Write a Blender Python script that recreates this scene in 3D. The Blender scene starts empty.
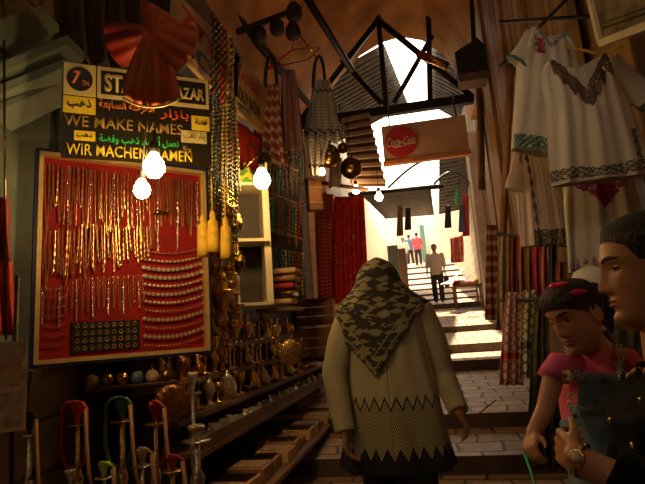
import bpy, bmesh, math, random
from mathutils import Vector, Matrix, Euler
from mathutils.bvhtree import BVHTree
random.seed(7)
PI = math.pi
SC = bpy.context.scene
COL = SC.collection
V = Vector
# ------------------------------------------------------------------ camera
FPX = 506.0; CAMZ = 1.45
YAW = math.radians(10.7); PIT = math.radians(10.0); ROLL = math.radians(4.0)
def ray(px, py):
    x = px-322.5; y = 242.0-py
    c, s = math.cos(ROLL), math.sin(ROLL)
    x, y = x*c+y*s, y*c-x*s
    yy = y*math.cos(PIT)+FPX*math.sin(PIT); zz = FPX*math.cos(PIT)-y*math.sin(PIT)
    return V((x*math.cos(YAW)-zz*math.sin(YAW), x*math.sin(YAW)+zz*math.cos(YAW), yy))
def at(px, py, Y):                      # a point of the street at distance Y
    d = ray(px, py); return d*(Y/d.y)+V((0, 0, CAMZ))
def atX(px, py, X):
    d = ray(px, py); return d*(X/d.x)+V((0, 0, CAMZ))
cam = bpy.data.objects.new('camera', bpy.data.cameras.new('camera'))
COL.objects.link(cam); SC.camera = cam
cam.location = (0, 0, CAMZ)
cam.data.sensor_width = 36; cam.data.lens = 36*FPX/645
cam.data.clip_start = .05; cam.data.clip_end = 300
fw = V((-math.sin(YAW)*math.cos(PIT), math.cos(YAW)*math.cos(PIT), math.sin(PIT)))
rt = V((math.cos(YAW), math.sin(YAW), 0)); up = rt.cross(fw)
c, s = math.cos(ROLL), math.sin(ROLL)
# content appears rotated counter-clockwise: the camera is rolled clockwise
cx = rt*c-up*s; cy = up*c+rt*s
cam.rotation_euler = Matrix((cx, cy, -fw)).transposed().to_euler()

# ------------------------------------------------------------------ materials
MATS = {}
def nodes(m):
    m.use_nodes = True; return m.node_tree, m.node_tree.nodes['Principled BSDF']
class NT:
    def __init__(self, t): self.t = t
    def n(self, kind, **kw):
        nd = self.t.nodes.new(kind)
        for k, v in kw.items():
            if hasattr(nd, k): setattr(nd, k, v)
        return nd
    def m(self, op, a, b=0.0, c=None):
        nd = self.t.nodes.new('ShaderNodeMath'); nd.operation = op
        for i, q in enumerate((a, b, c)):
            if q is None: continue
            if isinstance(q, (int, float)): nd.inputs[i].default_value = q
            else: self.t.links.new(q, nd.inputs[i])
        return nd.outputs[0]
    def mix(self, f, a, b):
        nd = self.t.nodes.new('ShaderNodeMix'); nd.data_type = 'RGBA'
        for sock, q in ((nd.inputs['Factor'], f), (nd.inputs['A'], a), (nd.inputs['B'], b)):
            pass
        ins = [i for i in nd.inputs if i.type == 'RGBA']
        fs = nd.inputs[0]
        for sk, q in ((fs, f), (ins[0], a), (ins[1], b)):
            if isinstance(q, (int, float)): sk.default_value = q
            elif isinstance(q, tuple): sk.default_value = (*q, 1)[:4]
            else: self.t.links.new(q, sk)
        return [o for o in nd.outputs if o.type == 'RGBA'][0]
    def l(self, a, b): self.t.links.new(a, b)
def base(name, rough, metal, sheen=0):
    m = bpy.data.materials.new(name); t, b = nodes(m)
    b.inputs['Roughness'].default_value = rough; b.inputs['Metallic'].default_value = metal
    return m, NT(t), b
def mat(name, col, rough=.6, metal=0., var=.25, scale=14., bump=.0, emit=0., trans=0., col2=None, stretch=(1, 1, 1)):
    if name in MATS: return MATS[name]
    m, t, b = base(name, rough, metal)
    tc = t.n('ShaderNodeTexCoord'); mp = t.n('ShaderNodeMapping'); mp.inputs['Scale'].default_value = stretch
    t.l(tc.outputs['Object'], mp.inputs[0])
    nz = t.n('ShaderNodeTexNoise'); nz.inputs['Scale'].default_value = scale; nz.inputs['Detail'].default_value = 4
    t.l(mp.outputs[0], nz.inputs['Vector'])
    rp = t.n('ShaderNodeValToRGB'); rp.color_ramp.elements[0].position = .32; rp.color_ramp.elements[1].position = .68
    c2 = col2 if col2 else tuple(x*(1-var*1.6) for x in col)
    rp.color_ramp.elements[0].color = (*c2, 1); rp.color_ramp.elements[1].color = (*col, 1)
    t.l(nz.outputs[0], rp.inputs[0]); t.l(rp.outputs[0], b.inputs['Base Color'])
    if bump:
        bp = t.n('ShaderNodeBump'); bp.inputs['Strength'].default_value = bump; bp.inputs['Distance'].default_value = .02
        t.l(nz.outputs[0], bp.inputs['Height']); t.l(bp.outputs[0], b.inputs['Normal'])
    if emit:
        b.inputs['Emission Color'].default_value = (*col, 1); b.inputs['Emission Strength'].default_value = emit
    if trans: b.inputs['Transmission Weight'].default_value = trans
    MATS[name] = m; return m
def uvs(t):
    u = t.n('ShaderNodeUVMap'); sp = t.n('ShaderNodeSeparateXYZ'); t.l(u.outputs[0], sp.inputs[0]); return u, sp.outputs[0], sp.outputs[1]
def paving(name, c1, c2, mortar, w, h, axis='XY', bump=.6, rough=.55):
    m, t, b = base(name, rough, 0)
    tc = t.n('ShaderNodeTexCoord'); sp = t.n('ShaderNodeSeparateXYZ'); cb = t.n('ShaderNodeCombineXYZ')
    t.l(tc.outputs['Object'], sp.inputs[0])
    ix = {'X': 0, 'Y': 1, 'Z': 2}
    nz = t.n('ShaderNodeTexNoise'); nz.inputs['Scale'].default_value = 3.; t.l(tc.outputs['Object'], nz.inputs['Vector'])
    wob = t.m('MULTIPLY', t.m('SUBTRACT', nz.outputs[0], .5), .12)
    t.l(t.m('ADD', sp.outputs[ix[axis[0]]], wob), cb.inputs[0]); t.l(t.m('ADD', sp.outputs[ix[axis[1]]], wob), cb.inputs[1])
    br = t.n('ShaderNodeTexBrick'); t.l(cb.outputs[0], br.inputs['Vector'])
    br.inputs['Color1'].default_value = (*c1, 1); br.inputs['Color2'].default_value = (*c2, 1); br.inputs['Mortar'].default_value = (*mortar, 1)
    br.inputs['Scale'].default_value = 1; br.inputs['Brick Width'].default_value = w; br.inputs['Row Height'].default_value = h
    br.inputs['Mortar Size'].default_value = .014; br.inputs['Mortar Smooth'].default_value = .4
    n2 = t.n('ShaderNodeTexNoise'); n2.inputs['Scale'].default_value = 9; n2.inputs['Detail'].default_value = 6; t.l(tc.outputs['Object'], n2.inputs['Vector'])
    rr = t.n('ShaderNodeMapRange'); rr.inputs[1].default_value = .3; rr.inputs[2].default_value = .7; rr.inputs[3].default_value = .65; rr.inputs[4].default_value = 1.15
    t.l(n2.outputs[0], rr.inputs[0])
    vm = t.n('ShaderNodeVectorMath'); vm.operation = 'SCALE'; t.l(br.outputs[0], vm.inputs[0]); t.l(rr.outputs[0], vm.inputs['Scale'])
    t.l(vm.outputs[0], b.inputs['Base Color'])
    bp = t.n('ShaderNodeBump'); bp.inputs['Strength'].default_value = bump; bp.inputs['Distance'].default_value = .02
    t.l(t.m('ADD', t.m('MULTIPLY', br.outputs[1], -1.), t.m('MULTIPLY', n2.outputs[0], .6)), bp.inputs['Height']); t.l(bp.outputs[0], b.inputs['Normal'])
    MATS[name] = m; return m

M_stone = paving('paving stone', (.50, .34, .21), (.36, .24, .14), (.06, .035, .02), .34, .22)
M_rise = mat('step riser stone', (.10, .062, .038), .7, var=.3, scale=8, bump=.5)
M_wallL = paving('left wall masonry', (.16, .10, .06), (.11, .07, .04), (.04, .025, .015), .5, .28, 'YZ')
M_wallR = mat('ochre rough plaster', (.36, .20, .06), .8, var=.45, scale=3, bump=.8, stretch=(1, 1, .35))
M_vault = mat('ochre vault plaster', (.62, .30, .09), .85, var=.35, scale=1.6, bump=.4)
M_black = mat('black painted iron', (.016, .012, .010), .5, .3, var=.2)
M_corr = mat('weathered corrugated metal', (.11, .10, .09), .5, .5, var=.35, scale=4)
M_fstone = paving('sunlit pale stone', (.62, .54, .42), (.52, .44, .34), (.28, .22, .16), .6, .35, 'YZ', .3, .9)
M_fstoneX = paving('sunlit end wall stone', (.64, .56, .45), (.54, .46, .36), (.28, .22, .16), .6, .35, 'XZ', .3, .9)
M_gold = mat('polished brass', (.90, .58, .16), .17, 1., var=.3, scale=55, bump=.5)
M_chain = mat('gold chain', (.66, .44, .16), .3, .8, var=.25, scale=60)
M_silver = mat('silver', (.80, .74, .62), .2, .85, var=.25, scale=60, bump=.4)
M_copper = mat('aged copper', (.70, .32, .12), .22, 1., var=.3, scale=50, bump=.4)
M_dbrass = mat('dark tarnished brass', (.42, .26, .08), .25, 1., var=.4, scale=24)
M_glass = mat('clear glassware', (.75, .8, .72), .08, 0, var=.1, trans=.75)
M_gglass = mat('green glass', (.12, .35, .12), .1, 0, var=.1, trans=.4)
M_redcase = mat('red velvet backing', (.33, .006, .008), .9, var=.2, scale=8)
M_blackv = mat('black velvet pad', (.012, .010, .012), .9)
M_red = mat('red cloth', (.55, .03, .015), .7, var=.3, scale=12)
M_redhose = mat('red hose plastic', (.40, .010, .012), .35, var=.1)
M_orange = mat('orange red fabric', (.62, .10, .02), .6, var=.35, scale=5, stretch=(6, 6, 1))
M_dark = mat('dark interior wood', (.035, .020, .012), .7, var=.4, scale=10)
M_wood = mat('worn brown wood', (.20, .10, .04), .55, var=.4, scale=6, bump=.2, stretch=(1, .2, 1))
M_pwood = mat('pale orange wood', (.42, .21, .09), .6, var=.35, scale=6, bump=.2, stretch=(1, 1, .3))
M_green = mat('grey green painted metal', (.20, .26, .20), .5, .1, var=.2, scale=5)
M_cream = mat('cream painted wood', (.60, .52, .33), .55, var=.15, scale=6)
M_yellow = mat('yellow sign paint', (.80, .62, .03), .45, var=.1, scale=10)
M_cyel = mat('pale yellow sign paint', (.72, .60, .22), .45, var=.15, scale=10)
M_sblack = mat('black sign paint', (.014, .012, .006), .4, var=.1)
M_sgreen = mat('green sign paint', (.03, .62, .12), .5, var=.05)
M_sorange = mat('orange sign paint', (.85, .26, .05), .5, var=.1)
M_sgold = mat('dull gold sign paint', (.36, .24, .05), .5, var=.1)
M_navy = mat('navy blue frame edge', (.012, .014, .07), .4, var=.1)
M_kraft = mat('tan hand painted board', (.62, .40, .18), .7, var=.25, scale=4)
M_sred = mat('red sign paint', (.50, .02, .015), .5, var=.1)
M_white = mat('white cotton', (.72, .68, .62), .85, var=.06, scale=5)
M_peach = mat('peach white cotton', (.72, .60, .50), .85, var=.08, scale=5)
M_plaster = mat('pale pier plaster', (.52, .42, .33), .8, var=.2, scale=4, bump=.3)
M_skinM = mat('woman skin', (.50, .24, .12), .5, var=.06, scale=30)
M_skinG = mat('child skin', (.48, .23, .12), .5, var=.06, scale=30)
M_skinD = mat('brown skin', (.36, .18, .10), .55, var=.06, scale=30)
M_hair = mat('near black hair', (.012, .007, .005), .6, var=.4, scale=60, stretch=(1, 4, 1), bump=.8)
M_hairG = mat('dark brown hair', (.045, .020, .010), .6, var=.5, scale=60, stretch=(1, 4, 1), bump=.8)
M_lips = mat('rose lips', (.42, .06, .05), .4, var=.05)
M_eye = mat('eye white', (.55, .48, .42), .25, var=.02)
M_iris = mat('dark iris', (.012, .007, .005), .15, var=.02)
M_pink = mat('bright pink cotton', (.88, .15, .32), .75, var=.12, scale=10)
M_hpink = mat('hot pink plastic', (.85, .03, .12), .35, var=.1)
M_denim = mat('washed blue denim', (.20, .31, .40), .8, var=.3, scale=25)
M_jacket = mat('black jacket cloth', (.006, .0055, .007), .9, var=.2); M_jacket.node_tree.nodes['Principled BSDF'].inputs['Specular IOR Level'].default_value = .15
M_braid = mat('gold braid', (.55, .38, .08), .5, .2, var=.25, scale=80)
M_beige = mat('beige shirt cloth', (.52, .44, .34), .85, var=.1)
M_dtrous = mat('dark trouser cloth', (.022, .018, .020), .8, var=.2)
M_magenta = mat('magenta embroidery', (.38, .02, .22), .7, var=.3, scale=60)
M_teal = mat('teal embroidery', (.08, .32, .30), .7, var=.4, scale=90)
M_demb = mat('dark olive embroidery', (.07, .055, .03), .8, var=.5, scale=90, col2=(.20, .12, .09))
M_gemb = mat('grey green embroidery', (.20, .22, .15), .8, var=.5, scale=90)
M_lilac = mat('lilac embroidery', (.45, .26, .45), .8, var=.3, scale=90)
M_yfab = mat('yellow tassel thread', (.75, .48, .03), .8, var=.2, scale=40)
M_bulb = mat('lit warm bulb', (1.0, .60, .22), .3, var=0, emit=115)
M_bulbs = mat('small lit warm bulb', (1.0, .50, .20), .3, var=0, emit=70)
M_cord = mat('black cord', (.012, .01, .01), .6)
M_gcord = mat('green plastic stick', (.02, .55, .25), .4, var=.05)
M_paper = mat('printed card', (.45, .36, .22), .6, var=.5, scale=30, col2=(.25, .10, .06))
def two_tone(name, c1, c2, kind='check', scale=60., rough=.8, thr=.5):
    m, t, b = base(name, rough, 0)
    u, uu, vv = uvs(t)
    if kind == 'check':
        ck = t.n('ShaderNodeTexChecker'); ck.inputs['Scale'].default_value = scale; t.l(u.outputs[0], ck.inputs['Vector'])
        ck.inputs['Color1'].default_value = (*c1, 1); ck.inputs['Color2'].default_value = (*c2, 1); out = ck.outputs[0]
    elif kind == 'stripe':
        f = t.m('GREATER_THAN', t.m('SINE', t.m('MULTIPLY', uu, scale)), thr); out = t.mix(f, c1, c2)
    elif kind == 'band':
        f = t.m('GREATER_THAN', t.m('SINE', t.m('MULTIPLY', vv, scale)), thr); out = t.mix(f, c1, c2)
    elif kind == 'net':      # keffiyeh: net of diagonal lines plus border bands
        a = t.m('ABSOLUTE', t.m('SINE', t.m('MULTIPLY', t.m('ADD', uu, vv), scale)))
        d = t.m('ABSOLUTE', t.m('SINE', t.m('MULTIPLY', t.m('SUBTRACT', uu, vv), scale)))
        f = t.m('LESS_THAN', t.m('MINIMUM', a, d), .26)
        bd = t.m('GREATER_THAN', t.m('SINE', t.m('MULTIPLY', vv, scale*.16)), .985)
        f = t.m('MAXIMUM', f, bd); out = t.mix(f, c1, c2)
    elif kind == 'voro':
        vo = t.n('ShaderNodeTexVoronoi'); vo.inputs['Scale'].default_value = scale; t.l(u.outputs[0], vo.inputs['Vector'])
        f = t.m('LESS_THAN', vo.outputs['Distance'], thr); out = t.mix(f, c1, c2)
    t.l(out, b.inputs['Base Color']); MATS[name] = m; return m
M_keff = two_tone('white and black keffiyeh weave', (.62, .60, .55), (.05, .05, .06), 'net', 80)
M_rkeff = two_tone('red and white keffiyeh weave', (.55, .45, .38), (.50, .03, .05), 'net', 60)
M_gkeff = two_tone('grey white keffiyeh weave', (.50, .45, .33), (.08, .08, .07), 'net', 55)
M_strap = two_tone('checked strap cloth', (.55, .58, .55), (.06, .07, .07), 'check', 100)
M_redgold = two_tone('red shawl with gold pattern', (.62, .015, .008), (.68, .30, .05), 'voro', 13, .55, .22)
M_redgold2 = two_tone('dark red shawl with gold bands', (.42, .015, .01), (.45, .22, .05), 'band', 110, .6, .75)
M_carpet = two_tone('red patterned carpet', (.45, .06, .03), (.40, .22, .10), 'voro', 7, .8, .3)
M_brownscarf = two_tone('brown striped scarf', (.24, .05, .04), (.45, .30, .22), 'band', 60, .8, .3)
# tunic : plain above, zigzag knit band below, black hem
def tunic_mat():
    m, t, b = base('khaki tunic with zigzag knit border', .85, 0)
    u, uu, vv = uvs(t)      # uu = around (16 zigzags), vv = metres above the hem
    tri = t.m('PINGPONG', t.m('MULTIPLY', uu, 54.), 1.)
    up_ = t.m('ADD', .300, t.m('MULTIPLY', tri, .060))
    lo = t.m('ADD', .065, t.m('MULTIPLY', tri, .060))
    inband = t.m('LESS_THAN', vv, up_)
    below = t.m('LESS_THAN', vv, lo)
    rr = t.m('SUBTRACT', vv, t.m('MULTIPLY', tri, .060))
    ln = t.m('GREATER_THAN', t.m('SINE', t.m('MULTIPLY', rr, 330.)), .1)
    rim = t.m('LESS_THAN', t.m('ABSOLUTE', t.m('SUBTRACT', vv, up_)), .009)
    c0 = (.40, .36, .22); cb = (.30, .27, .13); ck = (.055, .05, .03)
    band = t.mix(t.m('MULTIPLY', ln, .92), (.42, .38, .20), ck)
    o = t.mix(inband, c0, band); o = t.mix(rim, o, (.03, .028, .02)); o = t.mix(below, o, (.008, .008, .012))
    t.l(o, b.inputs['Base Color'])
    bp = t.n('ShaderNodeBump'); bp.inputs['Strength'].default_value = .3; bp.inputs['Distance'].default_value = .004
    t.l(t.m('MULTIPLY', ln, inband), bp.inputs['Height']); t.l(bp.outputs[0], b.inputs['Normal'])
    return m
M_tunic = tunic_mat()
M_khaki = mat('khaki knit sleeve', (.40, .36, .23), .85, var=.08, scale=10)
def scarf_mat():
    m, t, b = base('dark scarf with khaki print', .8, 0)
    tc = t.n('ShaderNodeTexCoord'); mp = t.n('ShaderNodeMapping'); mp.inputs['Rotation'].default_value = (0, .75, 0); mp.inputs['Scale'].default_value = (1, .6, 2.4)
    t.l(tc.outputs['Object'], mp.inputs[0])
    nz = t.n('ShaderNodeTexVoronoi'); nz.inputs['Scale'].default_value = 16; nz.distance = 'CHEBYCHEV'; t.l(mp.outputs[0], nz.inputs['Vector'])
    n2 = t.n('ShaderNodeTexNoise'); n2.inputs['Scale'].default_value = 14; n2.inputs['Detail'].default_value = 3; t.l(mp.outputs[0], n2.inputs['Vector'])
    f = t.m('MULTIPLY', t.m('LESS_THAN', nz.outputs['Distance'], .42), t.m('GREATER_THAN', n2.outputs[0], .43))
    u, uu, vv = uvs(t)
    st = t.m('GREATER_THAN', t.m('COSINE', t.m('MULTIPLY', t.m('SUBTRACT', vv, .035), 100.)), .88)
    st = t.m('MULTIPLY', st, t.m('LESS_THAN', vv, .12))
    hem = t.m('LESS_THAN', vv, .008)
    o = t.mix(f, (.028, .024, .014), (.24, .22, .12)); o = t.mix(st, o, (.24, .23, .13)); o = t.mix(hem, o, (.02, .018, .01))
    t.l(o, b.inputs['Base Color']); return m
M_scarf = scarf_mat()

# ------------------------------------------------------------------ mesh builder
class MB:
    def __init__(self): self.bm = bmesh.new(); self.uv = self.bm.loops.layers.uv.new('uv')
    def box(self, c, s, R=None, bev=0):
        r = bmesh.ops.create_cube(self.bm, size=1); vs = r['verts']
        M = Matrix.Translation(V(c)) @ (R.to_4x4() if R else Matrix.Identity(4)) @ Matrix.Diagonal((*s, 1))
        bmesh.ops.transform(self.bm, matrix=M, verts=vs)
        if bev:
            es = list({e for v in vs for e in v.link_edges}); bmesh.ops.bevel(self.bm, geom=es, offset=bev, segments=2, affect='EDGES', profile=.7)
        return self
    def grid(self, P, closeu=False, uvf=None, flip=False):      # P[i][j]
        n, m = len(P), len(P[0]); vs = [[self.bm.verts.new(p) for p in row] for row in P]
        for i in range(n-1 + (1 if closeu else 0)):
            for j in range(m-1):
                q = [vs[i][j], vs[(i+1) % n][j], vs[(i+1) % n][j+1], vs[i][j+1]]
                ij = [(i, j), (i+1, j), (i+1, j+1), (i, j+1)]
                if flip: q.reverse(); ij.reverse()
                try: f = self.bm.faces.new(q)
                except ValueError: continue
                for lp, (a, b) in zip(f.loops, ij):
                    lp[self.uv].uv = uvf(a, b) if uvf else (a/max(1, n-1), b/max(1, m-1))
        return vs
    def rings(self, R, cap=True):            # R: list of rings, each a list of points
        vs = [[self.bm.verts.new(p) for p in r] for r in R]; k = len(R[0])
        for i in range(len(R)-1):
            for j in range(k):
                f = self.bm.faces.new((vs[i][j], vs[i][(j+1) % k], vs[i+1][(j+1) % k], vs[i+1][j]))
                for lp, (a, b) in zip(f.loops, ((i, j), (i, j+1), (i+1, j+1), (i+1, j))): lp[self.uv].uv = (b/k, a/(len(R)-1))
        if cap:
            self.bm.faces.new(list(reversed(vs[0]))); self.bm.faces.new(vs[-1])
        return self
    def tube(self, pts, r, seg=8, round_=False):
        pts = [V(p) for p in pts]; n = len(pts)
        rs = r if isinstance(r, (list, tuple)) else [r]*n
        R = []; T0 = None; N = None
        for i, p in enumerate(pts):
            T = (pts[min(i+1, n-1)]-pts[max(i-1, 0)]).normalized()
            if N is None:
                N = T.orthogonal().normalized()
            else:
                N = (N-T*N.dot(T)); N = N.normalized() if N.length > 1e-6 else T.orthogonal().normalized()
            B = T.cross(N)
            if round_ and i == 0:
                for k in (80, 55, 28): R.append([p-T*rs[0]*math.sin(math.radians(k))+(N*math.cos(2*PI*j/seg)+B*math.sin(2*PI*j/seg))*rs[0]*math.cos(math.radians(k)) for j in range(seg)])
            R.append([p+(N*math.cos(2*PI*j/seg)+B*math.sin(2*PI*j/seg))*rs[i] for j in range(seg)])
            if round_ and i == n-1:
                for k in (28, 55, 80): R.append([p+T*rs[i]*math.sin(math.radians(k))+(N*math.cos(2*PI*j/seg)+B*math.sin(2*PI*j/seg))*rs[i]*math.cos(math.radians(k)) for j in range(seg)])
        return self.rings(R)
    def lathe(self, prof, seg=16, c=(0, 0, 0), M=None):
        c = V(c); R = []
        for r, z in prof: R.append([(M @ V((r*math.cos(2*PI*j/seg), r*math.sin(2*PI*j/seg), z)) if M else V((r*math.cos(2*PI*j/seg), r*math.sin(2*PI*j/seg), z)))+c for j in range(seg)])
        return self.rings(R)
    def ball(self, c, r, M=None, seg=12):
        rr = r if isinstance(r, (tuple, list)) else (r, r, r)
        T = Matrix.Translation(V(c)) @ (M.to_4x4() if M else Matrix.Identity(4)) @ Matrix.Diagonal((*rr, 1))
        bmesh.ops.create_uvsphere(self.bm, u_segments=seg, v_segments=max(6, seg*2//3), radius=1, matrix=T); return self
    def prism(self, poly, axis, a, b):       # poly 2D extruded along axis 'X','Y','Z'
        def mk(p, t):
            return {'X': (t, p[0], p[1]), 'Y': (p[0], t, p[1]), 'Z': (p[0], p[1], t)}[axis]
        A = [self.bm.verts.new(mk(p, a)) for p in poly]; B = [self.bm.verts.new(mk(p, b)) for p in poly]; n = len(poly)
        self.bm.faces.new(A); self.bm.faces.new(list(reversed(B)))
        for i in range(n): self.bm.faces.new((A[i], B[i], B[(i+1) % n], A[(i+1) % n]))
        return self
    def mesh(self, m, off=V((0, 0, 0)), M=None):   # append an existing mesh
        n0 = len(self.bm.verts); self.bm.from_mesh(m); self.bm.verts.ensure_lookup_table()
        if M: bmesh.ops.transform(self.bm, matrix=M, verts=self.bm.verts[n0:])
        return self
    def move(self, v):
        bmesh.ops.translate(self.bm, vec=V(v), verts=self.bm.verts); return self
    def build(self, name, m, parent=None, smooth=True, solid=0, remesh=0, keep=False, soff=0, fix=True):
        if fix: bmesh.ops.recalc_face_normals(self.bm, faces=self.bm.faces)
        me = bpy.data.meshes.new(name); self.bm.to_mesh(me); self.bm.free()
        for x in (m if isinstance(m, list) else [m]): me.materials.append(x)
        if smooth:
            for p in me.polygons: p.use_smooth = True
        o = bpy.data.objects.new(name, me); COL.objects.link(o); o.parent = parent
        if remesh:
            d = o.modifiers.new('remesh', 'REMESH'); d.mode = 'VOXEL'; d.voxel_size = remesh; d.use_smooth_shade = True
            e = o.modifiers.new('smooth', 'SMOOTH'); e.iterations = 3; e.factor = .5
        if solid:
            d = o.modifiers.new('solid', 'SOLIDIFY'); d.thickness = solid; d.offset = soff
        return o
def tag(o, label, cat, group=None, kind=None):
    if label: o['label'] = label
    if cat: o['category'] = cat
    if group: o['group'] = group
    if kind: o['kind'] = kind
    return o
def thing(name, loc, label, cat, group=None, rz=0, rot=None):
    o = bpy.data.objects.new(name, None); COL.objects.link(o); o.empty_display_size = .05
    o.location = loc; o.rotation_euler = rot if rot else (0, 0, rz)
    return tag(o, label, cat, group)
def struct(o): o['kind'] = 'structure'; return o
def copy_tree(o, parent=None, top=True):
    c_ = o.copy(); COL.objects.link(c_)
    if parent: c_.parent = parent
    for ch in list(o.children): copy_tree(ch, c_, False)
    return c_
ONES = ['', 'first', 'second', 'third', 'fourth', 'fifth', 'sixth', 'seventh', 'eighth', 'ninth', 'tenth', 'eleventh', 'twelfth', 'thirteenth', 'fourteenth', 'fifteenth', 'sixteenth', 'seventeenth', 'eighteenth', 'nineteenth']
def ordw(n):
    if n < 20: return ONES[n]
    t = {2: 'twent', 3: 'thirt', 4: 'fort'}[n//10]
    return t+('ieth' if n % 10 == 0 else 'y-'+ONES[n % 10])
def text_mesh(s, size=.1, ext=.002, bold=0., shear=0., align='CENTER'):
    cu = bpy.data.curves.new('t', 'FONT'); cu.body = s; cu.size = size; cu.extrude = ext; cu.offset = bold; cu.shear = shear
    cu.align_x = align; cu.align_y = 'CENTER'; cu.resolution_u = 3
    o = bpy.data.objects.new('t', cu); COL.objects.link(o)
    dg = bpy.context.evaluated_depsgraph_get(); me = bpy.data.meshes.new_from_object(o.evaluated_get(dg))
    bpy.data.objects.remove(o); bpy.data.curves.remove(cu); return me
def lettering(name, s, m, parent, loc, w, h, ext=.0015, bold=0., shear=0., R=None):
    me = text_mesh(s, 1., 0, bold, shear)
    xs = [v.co.x for v in me.vertices]; ys = [v.co.y for v in me.vertices]
    if not xs: return None
    sx = w/(max(xs)-min(xs)); sy = h/(max(ys)-min(ys)); cx_ = (max(xs)+min(xs))/2; cy_ = (max(ys)+min(ys))/2
    for v in me.vertices: v.co = V(((v.co.x-cx_)*sx, 0, (v.co.y-cy_)*sy))
    me.materials.clear(); me.materials.append(m); me.name = name
    o = bpy.data.objects.new(name, me); COL.objects.link(o); o.parent = parent; o.location = loc
    if R: o.rotation_euler = R
    d = o.modifiers.new('solid', 'SOLIDIFY'); d.thickness = ext*2; d.offset = 0
    return o
# Arabic words joined by hand from presentation forms, drawn right to left
AR = {'ا': ('\ufe8d', '\ufe8e', None, None), 'أ': ('\ufe83', '\ufe84', None, None), 'ب': ('\ufe8f', '\ufe90', '\ufe91', '\ufe92'), 'ة': ('\ufe93', '\ufe94', None, None),
      'ح': ('\ufea1', '\ufea2', '\ufea3', '\ufea4'), 'ذ': ('\ufeab', '\ufeac', None, None), 'ر': ('\ufead', '\ufeae', None, None), 'ز': ('\ufeaf', '\ufeb0', None, None),
      'س': ('\ufeb1', '\ufeb2', '\ufeb3', '\ufeb4'), 'ض': ('\ufebd', '\ufebe', '\ufebf', '\ufec0'), 'ع': ('\ufec9', '\ufeca', '\ufecb', '\ufecc'), 'ف': ('\ufed1', '\ufed2', '\ufed3', '\ufed4'),
      'ل': ('\ufedd', '\ufede', '\ufedf', '\ufee0'), 'م': ('\ufee1', '\ufee2', '\ufee3', '\ufee4'), 'ن': ('\ufee5', '\ufee6', '\ufee7', '\ufee8'), 'ه': ('\ufee9', '\ufeea', '\ufeeb', '\ufeec'),
      'و': ('\ufeed', '\ufeee', None, None), 'ء': ('\ufe80', None, None, None), 'ي': ('\ufef1', '\ufef2', '\ufef3', '\ufef4')}
def arab(s):
    out = []
    for i, ch in enumerate(s):
        if ch not in AR: out.append(ch); continue
        pj = i > 0 and s[i-1] in AR and AR[s[i-1]][2] is not None
        nj = i+1 < len(s) and s[i+1] in AR and AR[s[i+1]][1] is not None and AR[ch][2] is not None
        f = AR[ch]; out.append((f[3] if nj else f[1]) if pj else (f[2] if nj else f[0]))
    return ''.join(reversed(out))
def lerp(a, b, t): return a+(b-a)*t
def interp(tab, z):
    if z <= tab[0][0]: return tab[0][1]
    for (a, x), (b, y) in zip(tab, tab[1:]):
        if z <= b: t = (z-a)/(b-a); return x+(y-x)*t
    return tab[-1][1]
def smooth_tab(tab, n=60):
    a, b = tab[0][0], tab[-1][0]; v = [interp(tab, a+(b-a)*i/n) for i in range(n+1)]
    for _ in range(3): v = [v[0]]+[(v[i-1]+2*v[i]+v[i+1])/4 for i in range(1, n)]+[v[-1]]
    return [(a+(b-a)*i/n, v[i]) for i in range(n+1)]

# ================================================================== SETTING
def zat(py, Y, px=480): return at(px, py, Y).z
prof = [(-5, .02), (1.2, .02), (1.2, .14), (2.35, .16), (2.35, .26), (4.3, .28)]
for Y, yt, px in ((4.3, 455, 505), (5.0, 412, 510), (7.6, 359, 490), (8.9, 343, 480), (11.0, 325, 475)):
    zt = zat(yt, Y, px); prof.append((Y, zt))
    nx = {4.3: (5.0, 427, 510), 5.0: (7.6, 370, 490), 7.6: (8.9, 352, 480), 8.9: (11.0, 331, 475), 11.0: (13.9, 307, 465)}[Y]
    prof.append((nx[0], zat(nx[1], nx[0], nx[2])))
z0 = prof[-1][1]; Y = 13.9
for k in range(8):
    y0_ = 306-k*5.6; prof.append((Y, zat(y0_-1.9, Y, 440))); Y += 1.5; z0 = zat(y0_-5.6, Y, 440); prof.append((Y, z0))
prof.append((44, z0+1.2)); ZFAR = z0
def floor_z(y):
    z = prof[0][1]
    for (a, p), (b, q) in zip(prof, prof[1:]):
        if a <= y <= b and b > a: z = p+(q-p)*(y-a)/(b-a)
    return z
m = MB(); n = len(prof)
lay = [(-5, -1)]
for X0, X1 in ((-1.95, 1.7),):
    T = [[(X0, y, z) for y, z in prof], [(X1, y, z) for y, z in prof]]
    m.grid(T)
    bot = [(-5, -.4)]+[(44, -.4)]
    m.box(((X0+X1)/2, 19.5, -.45), (X1-X0, 49, .1))
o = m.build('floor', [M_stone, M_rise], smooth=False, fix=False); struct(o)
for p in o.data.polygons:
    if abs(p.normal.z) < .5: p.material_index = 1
def wall(name, pts, z0_, z1_, th, mt, side):
    m = MB(); poly = list(pts)+[(x+side*th, y) for x, y in reversed(pts)]
    m.prism(poly, 'Z', z0_, z1_); return struct(m.build(name, mt, smooth=False))
wall('wall_left', [(-1.95, -5), (-1.95, 9.5)], -.3, 5.0, .3, M_wallL, -1)
wall('wall_left', [(-1.95, 9.5), (-1.95, 13.6)], -.3, 7.6, .3, M_wallL, -1)
wall('wall_right', [(1.22, -5), (1.22, 8.6), (1.5, 8.8), (1.5, 9.5)], -.3, 5.2, .3, M_wallR, 1)
wall('wall_right', [(1.5, 9.5), (1.5, 13.6)], -.3, 7.4, .3, M_wallR, 1)
o = MB().box((-.2, -5.1, 2.5), (4, .2, 7)).build('wall_light_block', M_wallL, smooth=False); struct(o)  # unseen wall added across the open lane to keep out light from behind
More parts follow.
